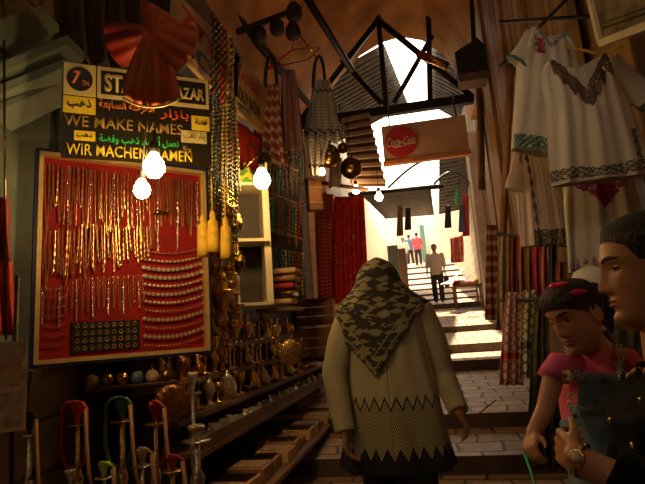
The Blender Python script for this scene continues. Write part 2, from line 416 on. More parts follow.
vp = [(-1.97, 5.0), (-1.85, 5.45), (-1.55, 6.05), (-1.2, 6.5), (-.75, 6.9), (-.3, 7.1), (.1, 7.15), (.5, 7.0), (.9, 6.6), (1.15, 6.0), (1.24, 5.2)]
poly = vp+[(1.75, 5.2), (1.75, 7.8), (-2.3, 7.8), (-2.3, 5.0)]
struct(MB().prism(poly, 'Y', -5, 9.5).build('ceiling', M_vault, smooth=False))
# street beyond: sunlit house walls
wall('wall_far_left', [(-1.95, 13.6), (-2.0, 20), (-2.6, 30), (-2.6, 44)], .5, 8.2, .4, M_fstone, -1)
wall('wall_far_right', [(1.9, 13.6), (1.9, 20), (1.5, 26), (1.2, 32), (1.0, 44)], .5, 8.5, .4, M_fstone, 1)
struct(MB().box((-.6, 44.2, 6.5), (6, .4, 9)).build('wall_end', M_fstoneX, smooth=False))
# piers
a = atX(372, 200, -1.75)
struct(MB().box((-1.78, 9.35, 3.1), (.42, .5, 4.4), bev=.02).build('trim_1', M_plaster, smooth=False))
struct(MB().box((1.42, 11.4, 3.3), (.22, .45, 4.6), bev=.02).build('trim_2', M_plaster, smooth=False))
# ---------------------------------------------------------- roof irons
def truss(Y, zc, za, X0, X1, label):
    t = thing('roof_truss', ((X0+X1)/2, Y, zc), label, 'truss')
    m = MB(); w = (X1-X0)/2; xa = at(378, 18, Y).x-(X0+X1)/2
    m.box((0, 0, 0), (2*w, .12, .16)); m.build('bottom_chord', M_black, t, smooth=False)
    h = za-zc
    for sx in (-w, w):
        m = MB(); m.tube([(sx, 0, .02), (xa, 0, h)], .055, 6); m.build('rafter', M_black, t)
    b = at(428, 35, Y)
    for (p, q) in ((at(376, -8, Y), at(386, 106, Y)), (at(428, -10, Y), at(430, 100, Y)), (at(342, 60, Y), at(382, 104, Y)), (at(432, 36, Y), at(394, 103, Y))):
        m = MB(); m.tube([p-t.location, q-t.location], .05, 6); m.build('strut', M_black, t)
    return t
tr = truss(8.6, at(410, 108, 8.6).z, at(378, 20, 8.6).z, -1.93, 1.2, 'black iron roof truss spanning the lane above the round red soft drink sign')
# slanting iron along the vault, upper left
m = MB(); m.tube([at(305, -5, 6.2), at(352, 70, 8.3)], .06, 6); tag(m.build('roof_tie', M_black), 'thick black iron tie slanting across the ochre vault towards the truss', 'roof tie')
m = MB(); m.tube([at(470, -30, 6.4), at(474, 46, 6.0)], .03, 6); tag(m.build('drain_pipe', M_black), 'thin black pipe running down the vault into the dark box', 'pipe')
b0 = at(472, 62, 6.0)
t = thing('speaker_box', b0, 'dark angular box fixed high on the right wall beside the truss', 'box')
MB().prism([(-.20, -.15), (.15, -.20), (.16, .12), (.08, .24), (-.20, .10)], 'Y', -.12, .12).build('housing', M_black, t, smooth=False)
MB().box((-.02, 0, -.24), (.33, .24, .10)).build('lower_panel', M_wood, t, smooth=False)
m = MB(); m.tube([(-.30, 0, .0), (-.62, .1, .28)], .05, 10); m.build('bracket_tube', M_copper, t)
# corrugated roofs behind the arch
def corr(name, A, B, C_, D_, waves, amp, label, th=.012):   # corners A-B near edge, D-C far edge
    m = MB(); A, B, C_, D_ = V(A), V(B), V(C_), V(D_); nrm = (B-A).cross(D_-A).normalized(); P = []
    N = waves*6
    for i in range(N+1):
        s_ = i/N; row = []
        for j in range(7):
            r_ = j/6; p = (A*(1-r_)+B*r_)*(1-s_)+(D_*(1-r_)+C_*r_)*s_
            row.append(p+nrm*amp*math.sin(2*PI*waves*s_))
        P.append(row)
    m.grid(P); return tag(m.build(name, M_corr, solid=th), label, 'roof sheet', 'corrugated roofs over the lane')
corr('roof_sheet', (-1.97, 9.7, 6.5), at(384, 44, 10.2), at(408, 104, 14), (-1.97, 14, 6.9), 18, .035, 'grey corrugated roof sheet left of the bright skylight slot')
corr('roof_sheet', (1.6, 9.7, 6.4), at(431, 40, 10.2), at(429, 104, 14), (1.75, 14, 6.8), 18, .035, 'grey corrugated roof sheet right of the bright skylight slot')
corr('roof_sheet', at(439, 130, 13.7), at(482, 124, 13.7), at(478, 205, 19), at(439, 214, 19), 22, .04, 'low dark corrugated awning below the soft drink sign, right side')
corr('roof_sheet', at(360, 193, 14.2), at(431, 189, 14.2), at(434, 214, 19), at(385, 218, 19), 18, .04, 'low dark corrugated awning left of the lane behind the small bulbs')
m = MB(); a, b = at(383, 190, 14.1), at(436, 187, 14.1); m.tube([a+V((-1, 0, -.02)), b+V((.2, 0, 0))], .07, 6)
tag(m.build('roof_beam', M_black), 'dark beam carrying the low left awning under the bright gap', 'beam')
for k, (x0_, x1_, yb, yt_, Yh, lb) in enumerate(((388, 436, 188, 158, 13.8, 'thin iron hoop crossing the bright gap below the round red sign'), (434, 470, 184, 172, 13.0, 'pale iron hoop over the right corrugated awning'))):
    P = []
    for i in range(13):
        s_ = i/12; P.append(at(lerp(x0_, x1_, s_), yb-(yb-yt_)*math.sin(PI*(.5*s_ if k == 0 else s_)), Yh))
    tag(MB().tube(P, .035, 6).build('iron_hoop', M_black if k == 0 else M_corr), lb, 'hoop')

# ---------------------------------------------------------- Coca-Cola sign
A, B = at(383, 146, 8.0), at(467, 133, 8.0)
t = thing('hanging_sign', (A+B)/2, 'cream drink sign with a red disc hung across the lane', 'sign', rz=math.atan2(B.y-A.y, B.x-A.x))
w = (B-A).length; hh = .62
MB().box((0, 0, 0), (w, .08, hh), bev=.01).build('sign_panel', mat('cream sign enamel', (.62, .42, .24), .5, var=.2, scale=3), t, smooth=False)
MB().box((0, -.01, -hh/2-.02), (w+.04, .11, .06)).build('bottom_rail', mat('orange rail paint', (.62, .22, .04), .5), t, smooth=False)
Rx = Matrix.Rotation(PI/2, 3, 'X')
MB().lathe([(0.001, 0), (.262, 0), (.262, .02), (.001, .02)], 40, (-w/2+.30, -.04, 0), Rx).build('red_disc', M_sred, t, smooth=False)
lt = lettering('lettering', 'Coca-Cola', mat('sign cream letters', (.85, .70, .5), .5), t, (-w/2+.30, -.066, .01), .47, .16, shear=.45, bold=.025)
MB().tube([(-w/2+.12, -.066, -.05), (-w/2+.2, -.066, -.085), (-w/2+.32, -.066, -.075), (-w/2+.45, -.066, -.06)], [.003, .009, .008, .003], 6).build('swash', mat('sign cream letters', (.8, .6, .4)), t)
for sx in (-.4, .4): MB().tube([(sx*w, 0, hh/2), (sx*w, .2, hh/2+.5)], .012, 6).build('hanger', M_black, t)

# ================================================================== LEFT SIDE : SHOP FRONT
# grey green roller-shutter housing and door leaf
def quadbox(m, pts, d):      # slab through four points, thickness vector d
    P = [V(p) for p in pts]; Q = [p+V(d) for p in P]; vs = [m.bm.verts.new(p) for p in P+Q]
    m.bm.faces.new(vs[:4]); m.bm.faces.new(vs[:3:-1])
    for i in range(4): m.bm.faces.new((vs[i], vs[4+i], vs[4+(i+1) % 4], vs[(i+1) % 4]))
t = thing('shutter_housing', at(30, 90, 1.9), 'grey green metal shutter housing projecting at the upper left corner', 'shutter')
L = t.location
for (x0_, y0_, x1_, y1_, h, nm) in ((-14, 35, 40, 14, .05, 'upper_ledge'), (-14, 79, 67, 44, .05, 'ledge'), (-14, 100, 67, 66, .045, 'ledge'), (-14, 116, 60, 84, .03, 'ledge')):
    a = at(x0_, y0_, 1.68); b = at(x1_, y1_, 2.05); m = MB()
    quadbox(m, [a-L, b-L, b-L+V((0, 0, h)), a-L+V((0, 0, h))], (-.02, .16, 0)); m.build(nm, M_green, t, smooth=False)
m = MB(); a = at(-14, 112, 1.75); b = at(62, 84, 2.12); quadbox(m, [a-L, b-L, b-L+V((0, 0, .26)), a-L+V((0, 0, .26))], (-.02, .06, 0)); m.build('fascia', M_green, t, smooth=False)
t = thing('door_leaf', at(30, 330, 2.0), 'grey green metal door leaf behind the left edge of the jewellery case', 'door')
L = t.location; m = MB(); a = at(-16, 380, 1.80); b = at(64, 365, 2.25)
quadbox(m, [a-L, b-L, V((b.x, b.y, 2.95))-L, V((a.x, a.y, 2.75))-L], (-.02, .04, 0)); m.build('leaf_panel', M_green, t, smooth=False)
MB().tube([at(62, 365, 2.16)-L, at(58, 80, 2.16)-L], .014, 8).build('edge_tube', M_green, t)
# ---- jewellery display case (leaning door): local x along case, z up, -y to the viewer
BA, BB = V((-1.65, 1.92, 1.394)), V((-1.10, 2.48, 1.398))
brz = math.atan2(BB.y-BA.y, BB.x-BA.x); BW = (BB-BA).length; BH = .95
case = thing('jewellery_case', BA, 'wall display case lined in red velvet with a gold and navy frame', 'display case', rz=brz)
m = MB(); 
for (x, z, sx, sz) in ((BW/2, .009, BW, .018), (BW/2, BH-.009, BW, .018), (.009, BH/2, .018, BH), (BW-.009, BH/2, .018, BH)): m.box((x, -.004, z), (sx, .05, sz))
m.build('gold_frame', mat('gold moulding', (.80, .58, .24), .35, .35, var=.15), case, smooth=False)
m = MB()
for (x, z, sx, sz) in ((BW/2, -.007, BW+.028, .014), (BW/2, BH+.007, BW+.028, .014), (-.007, BH/2, .014, BH), (BW+.007, BH/2, .014, BH)): m.box((x, .006, z), (sx, .06, sz))
m.build('outer_frame', M_navy, case, smooth=False)
MB().box((BW/2, .02, BH/2), (BW-.03, .012, BH-.03)).build('velvet_back', M_redcase, case, smooth=False)
def pm(px, py):     # picture -> case coordinates (u, v) by its four corners
    u = (px-36)/170.; top = lerp(152, 172, u); bot = lerp(365, 350, u); return u*BW, (bot-py)/(bot-top)*BH
MB().box((pm(100, 0)[0], .008, .105), (.30, .016, .135), bev=.003).build('ring_pad', M_blackv, case, smooth=False)
cm = case.matrix_basis.copy(); cm = Matrix.Translation(BA) @ Matrix.Rotation(brz, 4, 'Z')
def chain_mesh(w_, L_, r_, bead, mtl, nm):
    m = MB(); n_ = max(16, int(L_/.011)); P = []; R = []
    for i in range(n_+1):
        t_ = i/n_; a = t_*2-1
        z = -L_*(1-abs(a)**1.0) if abs(a) > .12 else -L_*(1-.12)-(.12-abs(a))*L_*.35
        x = w_/2*math.copysign(min(1, abs(a)*1.2)**.6 if abs(a) > .02 else 0, a)*(1-.0*abs(a))
        P.append((x, -.003, z)); R.append(r_*(1 if i % 2 else bead))
    m.tube(P, R, 5); me = bpy.data.meshes.new(nm); m.bm.to_mesh(me); m.bm.free(); me.materials.append(mtl); return me
M_rosegold = mat('rose gold chain', (.60, .32, .17), .3, 1., var=.2, scale=60)
protos = [chain_mesh(.016, .34, .0028, .6, M_chain, 'necklace'), chain_mesh(.011, .30, .0022, .5, M_rosegold, 'necklace'), chain_mesh(.02, .26, .0036, .45, M_chain, 'necklace'), chain_mesh(.008, .38, .0020, .6, M_silver, 'necklace')]
def hang(me, u, v, sz, label, group, cat='necklace', name='necklace', y=-.0, rx=0, sx=1):
    o = bpy.data.objects.new(name, me); COL.objects.link(o)
    o.location = cm @ V((u, y, v)); o.rotation_euler = (0, rx, brz); o.scale = (sx, 1, sz); return tag(o, label, cat, group)
for i in range(42):
    u = .035+i*(BW-.075)/41; k = (0, 1, 2, 0, 1, 3)[i % 6]; v = .90-.0*i
    hang(protos[k], u+random.uniform(-.002, .002), v-random.uniform(0, .012), random.uniform(.8, 1.15), f"{('gold', 'rose gold', 'thick gold', 'gold', 'rose gold', 'silver')[i%6]} chain in the case's top row, {ordw(i+1)} from the left", 'chains in the top row of the case', rx=random.uniform(-.02, .02))
for i in range(30):
    u = .03+i*(BW*.60)/29; k = (1, 0, 2)[i % 3]; v = .60 if i < 9 else .64
    hang(protos[k], u, v-random.uniform(0, .02), random.uniform(.62, .9)*(.8 if i > 20 else 1), f"{('rose gold', 'gold', 'thick gold')[i%3]} chain in the case's second row, {ordw(i+1)} from the left", 'chains in the second row of the case', y=-.010, rx=random.uniform(-.03, .03))
for i in range(20):
    u = .03+i*(BW*.55)/19; v = .36
    hang(protos[(3, 1, 1)[i % 3]], u, v-(.03 if i < 5 else 0)+.0015*i, random.uniform(.45, .58), f"{('fine silver', 'fine rose gold', 'fine rose gold')[i%3]} chain in the case's third row, {ordw(i+1)} from the left", 'short chains in the third row of the case', y=-.006, rx=random.uniform(-.02, .02))
# coin bracelets
def bracelet(ncoin, L_, r_, mtl, kind):
    m = MB()
    for i in range(ncoin):
        s_ = i/(ncoin-1)-.5; z = -.020*(1-(2*s_)**2)
        if kind == 0: m.lathe([(.0005, 0), (r_, .001), (r_, .003), (.0005, .004)], 10, (s_*L_, -.002, z), Rx)
        else: m.ball((s_*L_, -.004, z), (r_*.9, r_*.6, r_*.75), seg=8)
    m.tube([(-L_/2, 0, 0), (-L_/4, 0, -.015), (0, 0, -.02), (L_/4, 0, -.015), (L_/2, 0, 0)], .001, 4)
    me = bpy.data.meshes.new('bracelet'); m.bm.to_mesh(me); m.bm.free(); me.materials.append(mtl); return me
M_coin = mat('pale silver coins', (.72, .62, .42), .35, .45, var=.3, scale=70)
brp = [bracelet(13, .28, .0105, M_coin, 0), bracelet(15, .28, .0095, M_coin, 1), bracelet(14, .28, .009, M_coin, 0), bracelet(18, .28, .0062, M_chain, 1)]
kinds = ['silver coin', 'silver bead', 'gold coin', 'small gold bead']
for i in range(12):
    u, v = pm(168, 252+i*8.1); k = (3, 1, 0, 0, 1, 2, 1, 3, 2, 3, 2, 3)[i]
    hang(brp[k], u+random.uniform(-.006, .006), v, 1, f'{kinds[k]} bracelet pinned in the right column, {ordw(i+1)} row from its top', 'bracelets in the lower right of the case', 'bracelet', 'bracelet', y=-.002, rx=-.08, sx=1.02)
for i in range(7):
    u, v = pm(53, 290+i*9); hang(brp[3], u, v, .6, f'small gold bracelet low in the left column, {ordw(i+1)} row from its top', 'small bracelets in the lower left of the case', 'bracelet', 'bracelet', y=-.002, sx=.33)
ring = MB(); P = [(math.cos(2*PI*i/12)*.008, 0, math.sin(2*PI*i/12)*.008) for i in range(13)]; ring.tube(P, .0018, 5); ring.ball((0, -.003, .008), .004, seg=6)
rme = bpy.data.meshes.new('ring'); ring.bm.to_mesh(rme); ring.bm.free(); rme.materials.append(M_chain)
for r_ in range(4):
    for c_ in range(9):
        u = pm(100, 0)[0]-.125+c_*.031; hang(rme, u, .155-r_*.033, 1, f'gold ring on the black pad, {ordw(r_+1)} row down, {ordw(c_+1)} from the left', 'rings on the black velvet pad', 'ring', 'ring', y=-.004)
u, v = pm(155, 214); m = MB(); m.ball((0, -.006, 0), (.032, .006, .011)); m.ball((.034, -.006, .003), (.012, .004, .006)); m.ball((-.034, -.006, -.003), (.012, .004, .006))
o = m.build('brooch', M_dbrass); o.location = cm @ V((u, -.012, v)); o.rotation_euler = (0, -.1, brz); tag(o, 'dark oval brooch pinned among the chains below the bulbs', 'brooch')

# ---- shop sign
SA, SB = V((-1.45, 1.81, 2.262)), V((-.92, 2.17, 2.235))
srz = math.atan2(SB.y-SA.y, SB.x-SA.x); SW = (SB-SA).length; SH = .44
sign = thing('shop_sign', SA, 'black and yellow bazaar name sign above the jewellery case', 'sign', rz=srz)
MB().box((SW/2, .012, SH/2), (SW, .02, SH)).build('sign_board', M_sblack, sign, smooth=False)
def sp_(px, py):    # picture -> sign coordinates
    u = (px-62)/150.; top = lerp(62, 90, u); bot = lerp(155, 168, u); return u*SW, (bot-py)/(bot-top)*SH
def panel(name, x0_, x1_, z0_, z1_, mt, y=-.002, bev=.004):
    return MB().box(((x0_+x1_)/2, y, (z0_+z1_)/2), (x1_-x0_, .008, z1_-z0_), bev=bev).build(name, mt, sign, smooth=False)
zt = SH-.005; z2 = SH*.645
panel('name_panel', .005, .135, z2, zt, M_cyel); panel('name_panel', .14, SW-.005, z2+.0, zt, M_cyel)
MB().lathe([(.001, 0), (.052, 0), (.052, .005), (.001, .005)], 32, (.07, -.006, (zt+z2)/2), Matrix.Diagonal((1, 1, 1.08)).to_3x3() @ Rx).build('oval', M_sblack, sign, smooth=False)
panel('black_panel', .155, SW-.02, z2+.018, zt-.02, M_sblack, -.005, .003)
lettering('lettering', '7', M_sorange, sign, (.058, -.013, (zt+z2)/2+.005), .035, .062, bold=.02, shear=.15)
lettering('lettering', 'TH', M_sorange, sign, (.093, -.013, (zt+z2)/2-.018), .026, .022, bold=.01)
lettering('lettering', 'STATION', M_cyel, sign, (.315, -.012, (zt+z2)/2-.002), .29, .088, bold=.035)
lettering('lettering', 'BAZAR', M_cyel, sign, (.535, -.012, (zt+z2)/2-.01), .155, .06, bold=.02)
z1 = SH*.455
panel('yellow_tile', .005, .135, z1, z2-.006, M_yellow); lettering('lettering', arab('ذهب'), M_sblack, sign, (.07, -.009, (z1+z2)/2), .095, .05, bold=.02)
panel('yellow_tile', SW-.09, SW-.005, z1-.03, z2-.04, M_yellow); lettering('lettering', arab('فضة'), M_sblack, sign, (SW-.047, -.009, (z1+z2)/2-.03), .055, .03, bold=.01)
lettering('lettering', arab('المرحلة السابعة'), M_sorange, sign, (.265, -.004, (z1+z2)/2+.012), .235, .055, bold=.02)
lettering('lettering', arab('بازار'), mat('red orange sign paint', (.8, .1, .02), .5), sign, (.475, -.004, (z1+z2)/2-.005), .13, .055, bold=.02)
lettering('lettering', 'WE MAKE NAMES', M_sgold, sign, (.26, -.004, z1-.035), .50, .052, bold=.008)
panel('cream_tile', SW-.14, SW-.02, z1-.095, z1-.035, mat('cream sign tile', (.62, .55, .25), .5)); lettering('lettering', arab('دينار ذهب').replace('د', ''), M_sgold, sign, (SW-.08, -.009, z1-.065), .10, .04)
panel('yellow_tile', .05, .135, z1-.125, z1-.08, M_yellow); lettering('lettering', arab('ذهب'), M_sblack, sign, (.092, -.009, z1-.102), .06, .03)
lettering('lettering', arab('نعمل أسماء ذهب وفضة'), M_sgreen, sign, (.32, -.004, z1-.105), .34, .055, bold=.025)
lettering('lettering', '5x', M_sgold, sign, (SW-.11, -.004, z1-.13), .045, .035, bold=.02)
lettering('lettering', 'WIR MACHEN NAMEN', M_yellow, sign, (.285, -.004, z1-.165), .53, .052, bold=.01)

# ---- bulbs
def bulb(px, py, Y, r_, mt, label, top=None):
    c_ = at(px, py, Y); t = thing('light_bulb', c_, label, 'light bulb', 'bare bulbs lighting the stalls')
    MB().lathe([(.001, -r_*1.1), (r_*.55, -r_*.95), (r_*.95, -r_*.4), (r_, 0), (r_*.9, r_*.45), (r_*.55, r_*1.0), (r_*.4, r_*1.35), (.001, r_*1.4)], 20).build('glass', mt, t)
    MB().lathe([(.001, r_*1.4), (r_*.42, r_*1.4), (r_*.46, r_*2.4), (.001, r_*2.5)], 12).build('socket', M_black, t)
    q = top if top else (0, .02, .45)
    MB().tube([(0, 0, r_*2.4), (q[0]*.4, q[1]*.4, r_*2.4+(q[2]-r_*2.4)*.5), q], .004, 5).build('flex', M_cord, t); return t
bulb(154, 167, 1.72, .041, M_bulb, 'larger of the two bright bulbs before the sign, the upper right one', (.02, .05, .5))
bulb(142, 190, 1.74, .032, M_bulb, 'smaller bright bulb before the case, just below left of the larger one', (.03, .05, .55))
bulb(262, 180, 3.05, .055, mat('bright warm bulb', (1.0, .60, .22), .3, var=0, emit=190), 'bright bulb hanging beside the white cabinet and brass lanterns', (-.1, .1, .3))
for (x, y, lb) in ((356, 190, 'small bulb above the red shawls, left of the pale pier'), (379, 197, 'small bulb on the pale pier, rightmost of the three'), (359, 212, 'small bulb in front of the red shawl, lowest of the three')): bulb(x, y, 7.6, .06, M_bulbs, lb)
bulb(322, 172, 5.2, .035, M_bulbs, 'small dim bulb under the hanging black and white keffiyeh')
# unseen fill lamps added above the lane to brighten dresses and near goods
def fill_lamp(p, e, lb):
    t = thing('added_fill_lamp', p, lb, 'lamp')
    MB().lathe([(.001, -.05), (.05, -.04), (.06, 0), (.04, .05), (.001, .06)], 16).build('bulb', mat('fill lamp bulb glass', (1, .66, .34), .3, var=0, emit=e), t)
    MB().lathe([(.16, -.01), (.05, .10), (.02, .14), (.001, .14)], 20).build('shade', M_green, t)
    MB().tube([(0, 0, .14), (0, 0, 6.9-p[2])], .006, 5).build('flex', M_cord, t)
fill_lamp((-.35, -.9, 2.9), 40, 'unseen green shaded fill lamp added in the lane before the shop sign')
fill_lamp((.42, 1.75, 3.35), 240, 'unseen green shaded fill lamp added high over the lane between sign and dresses')

# ---- red garments over the sign
def petal(m, base_, tip, w0, w1, nrm, folds=5, amp=.012, n=24, rows=14, sag=.03):
    base_, tip, nrm = V(base_), V(tip), V(nrm).normalized(); ax = (tip-base_); sd = ax.cross(nrm).normalized(); P = []
    for i in range(n+1):
        u = i/n*2-1; row = []
        for j in range(rows+1):
            s_ = j/rows; w_ = lerp(w0, w1, math.sin(s_*PI/2)); ln = s_*(1-.14*u*u*s_)
            row.append(base_+ax*ln+sd*u*w_+nrm*(amp*s_*math.sin(u*folds*PI)+sag*math.sin(s_*PI)*(1-u*u)))
        P.append(row)
    m.grid(P)
c0 = at(148, 38, 1.62)
t = thing('red_hanging_skirt', c0, 'gathered orange red skirt hanging in fans over the bazaar sign', 'skirt')
vw = (V((0, 0, CAMZ))-c0).normalized()
def lc(px, py, Y): return at(px, py, Y)-c0
m = MB(); petal(m, lc(152, 30, 1.62), lc(152, 107, 1.60), .02, .10, vw, 5, .008, sag=.06); m.build('fan', M_orange, t, solid=.003)
m = MB(); petal(m, lc(150, 34, 1.64), lc(107, 48, 1.66), .03, .085, vw, 3, .008); m.build('fan', mat('dark red fabric', (.30, .02, .01), .6, var=.35, scale=5), t, solid=.003)
m = MB(); petal(m, lc(150, 30, 1.60), lc(194, 52, 1.60), .03, .085, vw, 3, .008); m.build('fan', mat('bright orange fabric', (.75, .14, .03), .55, var=.3, scale=6), t, solid=.003)
m = MB(); petal(m, lc(152, 36, 1.63), lc(166, 12, 1.62), .02, .09, vw, 4); m.build('fan', M_orange, t, solid=.003)
MB().tube([lc(150, 32, 1.62), lc(150, -10, 1.7)], .003, 5).build('hanging_cord', M_cord, t)
m = MB()
P = []
for i in range(15):
    u = i/14*2-1; P.append(lc(152+u*29, 107-9*u*u, 1.592))
m.tube(P, .005, 6); m.build('gold_hem', M_cyel, t)

# ---- diagonal tan souvenir boards fixed high on the left wall, running along the lane
def board_on_wall(p0, p1, p2, p3, name, label, lines):
    t = thing(name, (V(p0)+V(p3))/2, label, 'sign'); L_ = t.location
    m = MB(); quadbox(m, [V(p)-L_ for p in (p0, p1, p2, p3)], (-.03, 0, 0)); m.build('board', M_kraft, t, smooth=False)
    X = (V(p1)-V(p0)); Z = (V(p3)-V(p0)); N = X.cross(Z).normalized()
    if N.x < 0: N = -N
    for s_, m_, u, v, w_, h_ in lines:
        me = text_mesh(s_, 1., 0, .03); xs = [q.co.x for q in me.vertices]; ys = [q.co.y for q in me.vertices]
        x0_, x1_, y0_, y1_ = min(xs), max(xs), min(ys), max(ys)
        for q in me.vertices:
            a = (q.co.x-x0_)/(x1_-x0_)-.5; b_ = (q.co.y-y0_)/(y1_-y0_)-.5
            q.co = V(p0)-L_+X*(u+a*w_)+Z*(v+b_*h_)+N*.006
        me.materials.clear(); me.materials.append(m_); o = bpy.data.objects.new('lettering', me); COL.objects.link(o); o.parent = t; me.name = 'lettering'
XB = -1.25
q = [atX(172, 45, XB), atX(236, 112, XB), atX(240, 55, XB), atX(176, -8, XB)]
board_on_wall(q[0], q[1], q[2], q[3], 'souvenir_board', 'nearer tan board with red 7TH and black souvenir lettering', [('7TH S', M_sred, .5, .74, .85, .34), ('SOUV', M_sblack, .55, .28, .8, .34)])
q = [atX(234, 108, XB), atX(262, 132, XB), atX(268, 92, XB), atX(234, 50, XB)]
board_on_wall(q[0], q[1], q[2], q[3], 'souvenir_board', 'farther tan board with small red SOUVENIR BAZAR lettering', [('SOUVENIR', M_sred, .5, .72, .85, .26), ('SOUV BAZAR', M_sblack, .5, .32, .85, .24)])
for (a, b, lb) in (((193, 66), (212, 81), 'pair of thin pale strip lights left of the bead garlands'), ((231, 97), (246, 110), 'pair of thin pale strip lights right of the bead garlands')):
    p, q = at(*a, 2.9), at(*b, 3.3); t = thing('strip_light', p, lb, 'light fitting')
    MB().tube([(0, 0, 0), q-p], .008, 6).build('tube', M_cyel, t); MB().tube([(0, 0, -.03), q-p+V((0, 0, -.03))], .006, 6).build('tube', M_cyel, t)
    MB().tube([V((0, .03, -.015)), q-p+V((0, .03, -.015))], .02, 6).build('tray', M_dark, t)
# ---- rail with dark cups on the vault
p, q = at(238, 32, 4.6), at(300, 8, 5.4)
t = thing('lamp_rail', p, 'dark rail with round lamp shades hung beneath the ochre vault', 'lamp rail')
MB().tube([(0, 0, 0), q-p], .035, 8).build('rail', M_dark, t)
for k, (x, y, r_) in enumerate(((259, 34, .085), (277, 27, .085), (293, 31, .09), (294, 12, .1))):
    o = at(x, y, 4.8+k*.15)-p; m = MB()
    m.lathe([(.001, r_*1.2), (r_*.5, r_*1.1), (r_*.9, r_*.4), (r_, -r_*.3), (r_*.8, -r_*.9), (.001, -r_*.8)], 16, o); m.build('lamp_shade', M_dark, t)
# vault bracing on the left
m = MB(); m.tube([at(226, 5, 5.2), at(310, 105, 8.0)], .06, 6); tag(m.build('roof_tie', M_dark), 'dark timber running along the foot of the vault above the souvenir boards', 'roof tie')
m = MB(); m.tube([at(283, 12, 6.0), at(318, 60, 6.6)], .012, 5); tag(m.build('hanging_rope', M_dbrass), 'thin brown rope slanting down the vault towards the red hanger', 'rope')

# ---- stall interior behind goods on the left wall
m = MB(); m.box((-1.87, 5.55, 1.9), (.08, 5.9, 3.6)); tag(m.build('stall_backboard', M_dark, smooth=False), 'dark boarding behind the brassware stall along the left wall', 'backboard')
# white cabinet
cc = at(248, 235, 3.55)
t = thing('shop_cabinet', (cc.x, cc.y, 1.7), 'narrow cream open cabinet beside the brass lanterns', 'cabinet', rz=.45)
zb, ztp = at(255, 305, 3.55).z-1.7, at(255, 165, 3.55).z-1.7
for x in (-.10, .13): MB().box((x, 0, (zb+ztp)/2), (.03 if x < 0 else .05, .2, ztp-zb), bev=.004).build('side_panel', M_cream, t, smooth=False)
zs = at(240, 190, 3.55).z-1.7
for z in (zs, zs-.42, zb): MB().box((0.01, -.02, z), (.26, .26, .022)).build('shelf', M_cream, t, smooth=False)
MB().box((.01, .10, (zb+ztp)/2), (.24, .012, ztp-zb)).build('back_panel', M_dark, t, smooth=False)
w0 = t.location
def lathe_thing(name, prof_, loc, mt, label, cat, group=None, parts=None, seg=16, sc=1.):
    t = thing(name, loc, label, cat, group)
    MB().lathe([(r_*sc, z*sc) for r_, z in prof_], seg).build('body', mt, t)
    return t
pr_vase = [(.001, 0), (.04, 0), (.042, .01), (.02, .03), (.03, .06), (.05, .1), (.045, .14), (.018, .18), (.016, .21), (.028, .23), (.001, .235)]
pr_goblet = [(.001, 0), (.035, 0), (.034, .008), (.008, .02), (.007, .07), (.02, .08), (.034, .11), (.036, .15), (.032, .15), (.001, .09)]
pr_bowl = [(.001, 0), (.03, 0), (.03, .01), (.055, .03), (.07, .06), (.066, .06), (.04, .03), (.001, .02)]
pr_candle = [(.001, 0), (.045, 0), (.04, .015), (.01, .03), (.016, .06), (.008, .08), (.016, .11), (.008, .14), (.024, .16), (.024, .175), (.001, .178)]
pr_jar = [(.001, 0), (.05, 0), (.06, .04), (.062, .08), (.04, .12), (.042, .13), (.03, .145), (.01, .16), (.012, .175), (.001, .185)]
pr_pot = [(.001, 0), (.04, 0), (.055, .03), (.05, .08), (.022, .12), (.03, .16), (.02, .17), (.008, .19), (.012, .205), (.001, .22)]
yv = thing('painted_jar', (w0.x, w0.y, 1.7+zs+.011), 'yellow green jar on the top shelf of the cream cabinet', 'jar')
MB().lathe([(r_*1.1, z*1.1) for r_, z in pr_jar], 16).build('body', two_tone('yellow green glaze', (.65, .55, .03), (.08, .30, .05), 'voro', 8), yv)
def coffee_pot(loc, sc, mt, label, group, rz=0):
    t = thing('coffee_pot', loc, label, 'coffee pot', group, rz=rz)
    MB().lathe([(r_*sc, z*sc) for r_, z in pr_pot], 16).build('body', mt, t)
    MB().tube([(.05*sc, 0, .05*sc), (.085*sc, 0, .10*sc), (.10*sc, 0, .15*sc)], [.012*sc, .008*sc, .004*sc], 8).build('spout', mt, t)
    MB().tube([(-.02*sc, 0, .15*sc), (-.07*sc, 0, .14*sc), (-.075*sc, 0, .08*sc), (-.045*sc, 0, .04*sc)], .005*sc, 6).build('handle', mt, t); return t
# ---- tiered brassware stand
t = thing('stall_stand', (-1.5, 4.6, floor_z(4.3)), 'stepped dark wooden stand carrying the brassware along the lane', 'stand')
F0 = t.location.z
tiers = [(-1.30, .86, .12), (-1.44, 1.02, .14), (-1.575, 1.20, .13), (-1.70, 1.40, .13)]
for k, (x, z, w_) in enumerate(tiers):
    MB().box((x+1.5, 0, z-F0-.015), (w_+.02, 3.9, .03), bev=.004).build('shelf', M_wood, t, smooth=False)
MB().box((-1.245+1.5, 0, .895-F0), (.012, 3.9, .07)).build('front_rail', M_wood, t, smooth=False)
for y in (-1.9, -.6, .7, 1.9): MB().box((-.05, y, (.84-F0)/2), (.3, .05, .84-F0)).build('leg', M_dark, t, smooth=False)
MB().box((-1.15+1.5, .1, .56-F0), (.34, 3.6, .03)).build('lower_shelf', M_wood, t, smooth=False)
MB().box((-.18, 0, .9-F0), (.02, 3.8, 1.1-F0+.4)).build('back_panel', M_dark, t, smooth=False)
for y in (-1.5, 0, 1.5): MB().box((-1.05+1.5, y, (.54-F0)/2), (.05, .05, .54-F0)).build('shelf_leg', M_dark, t, smooth=False)
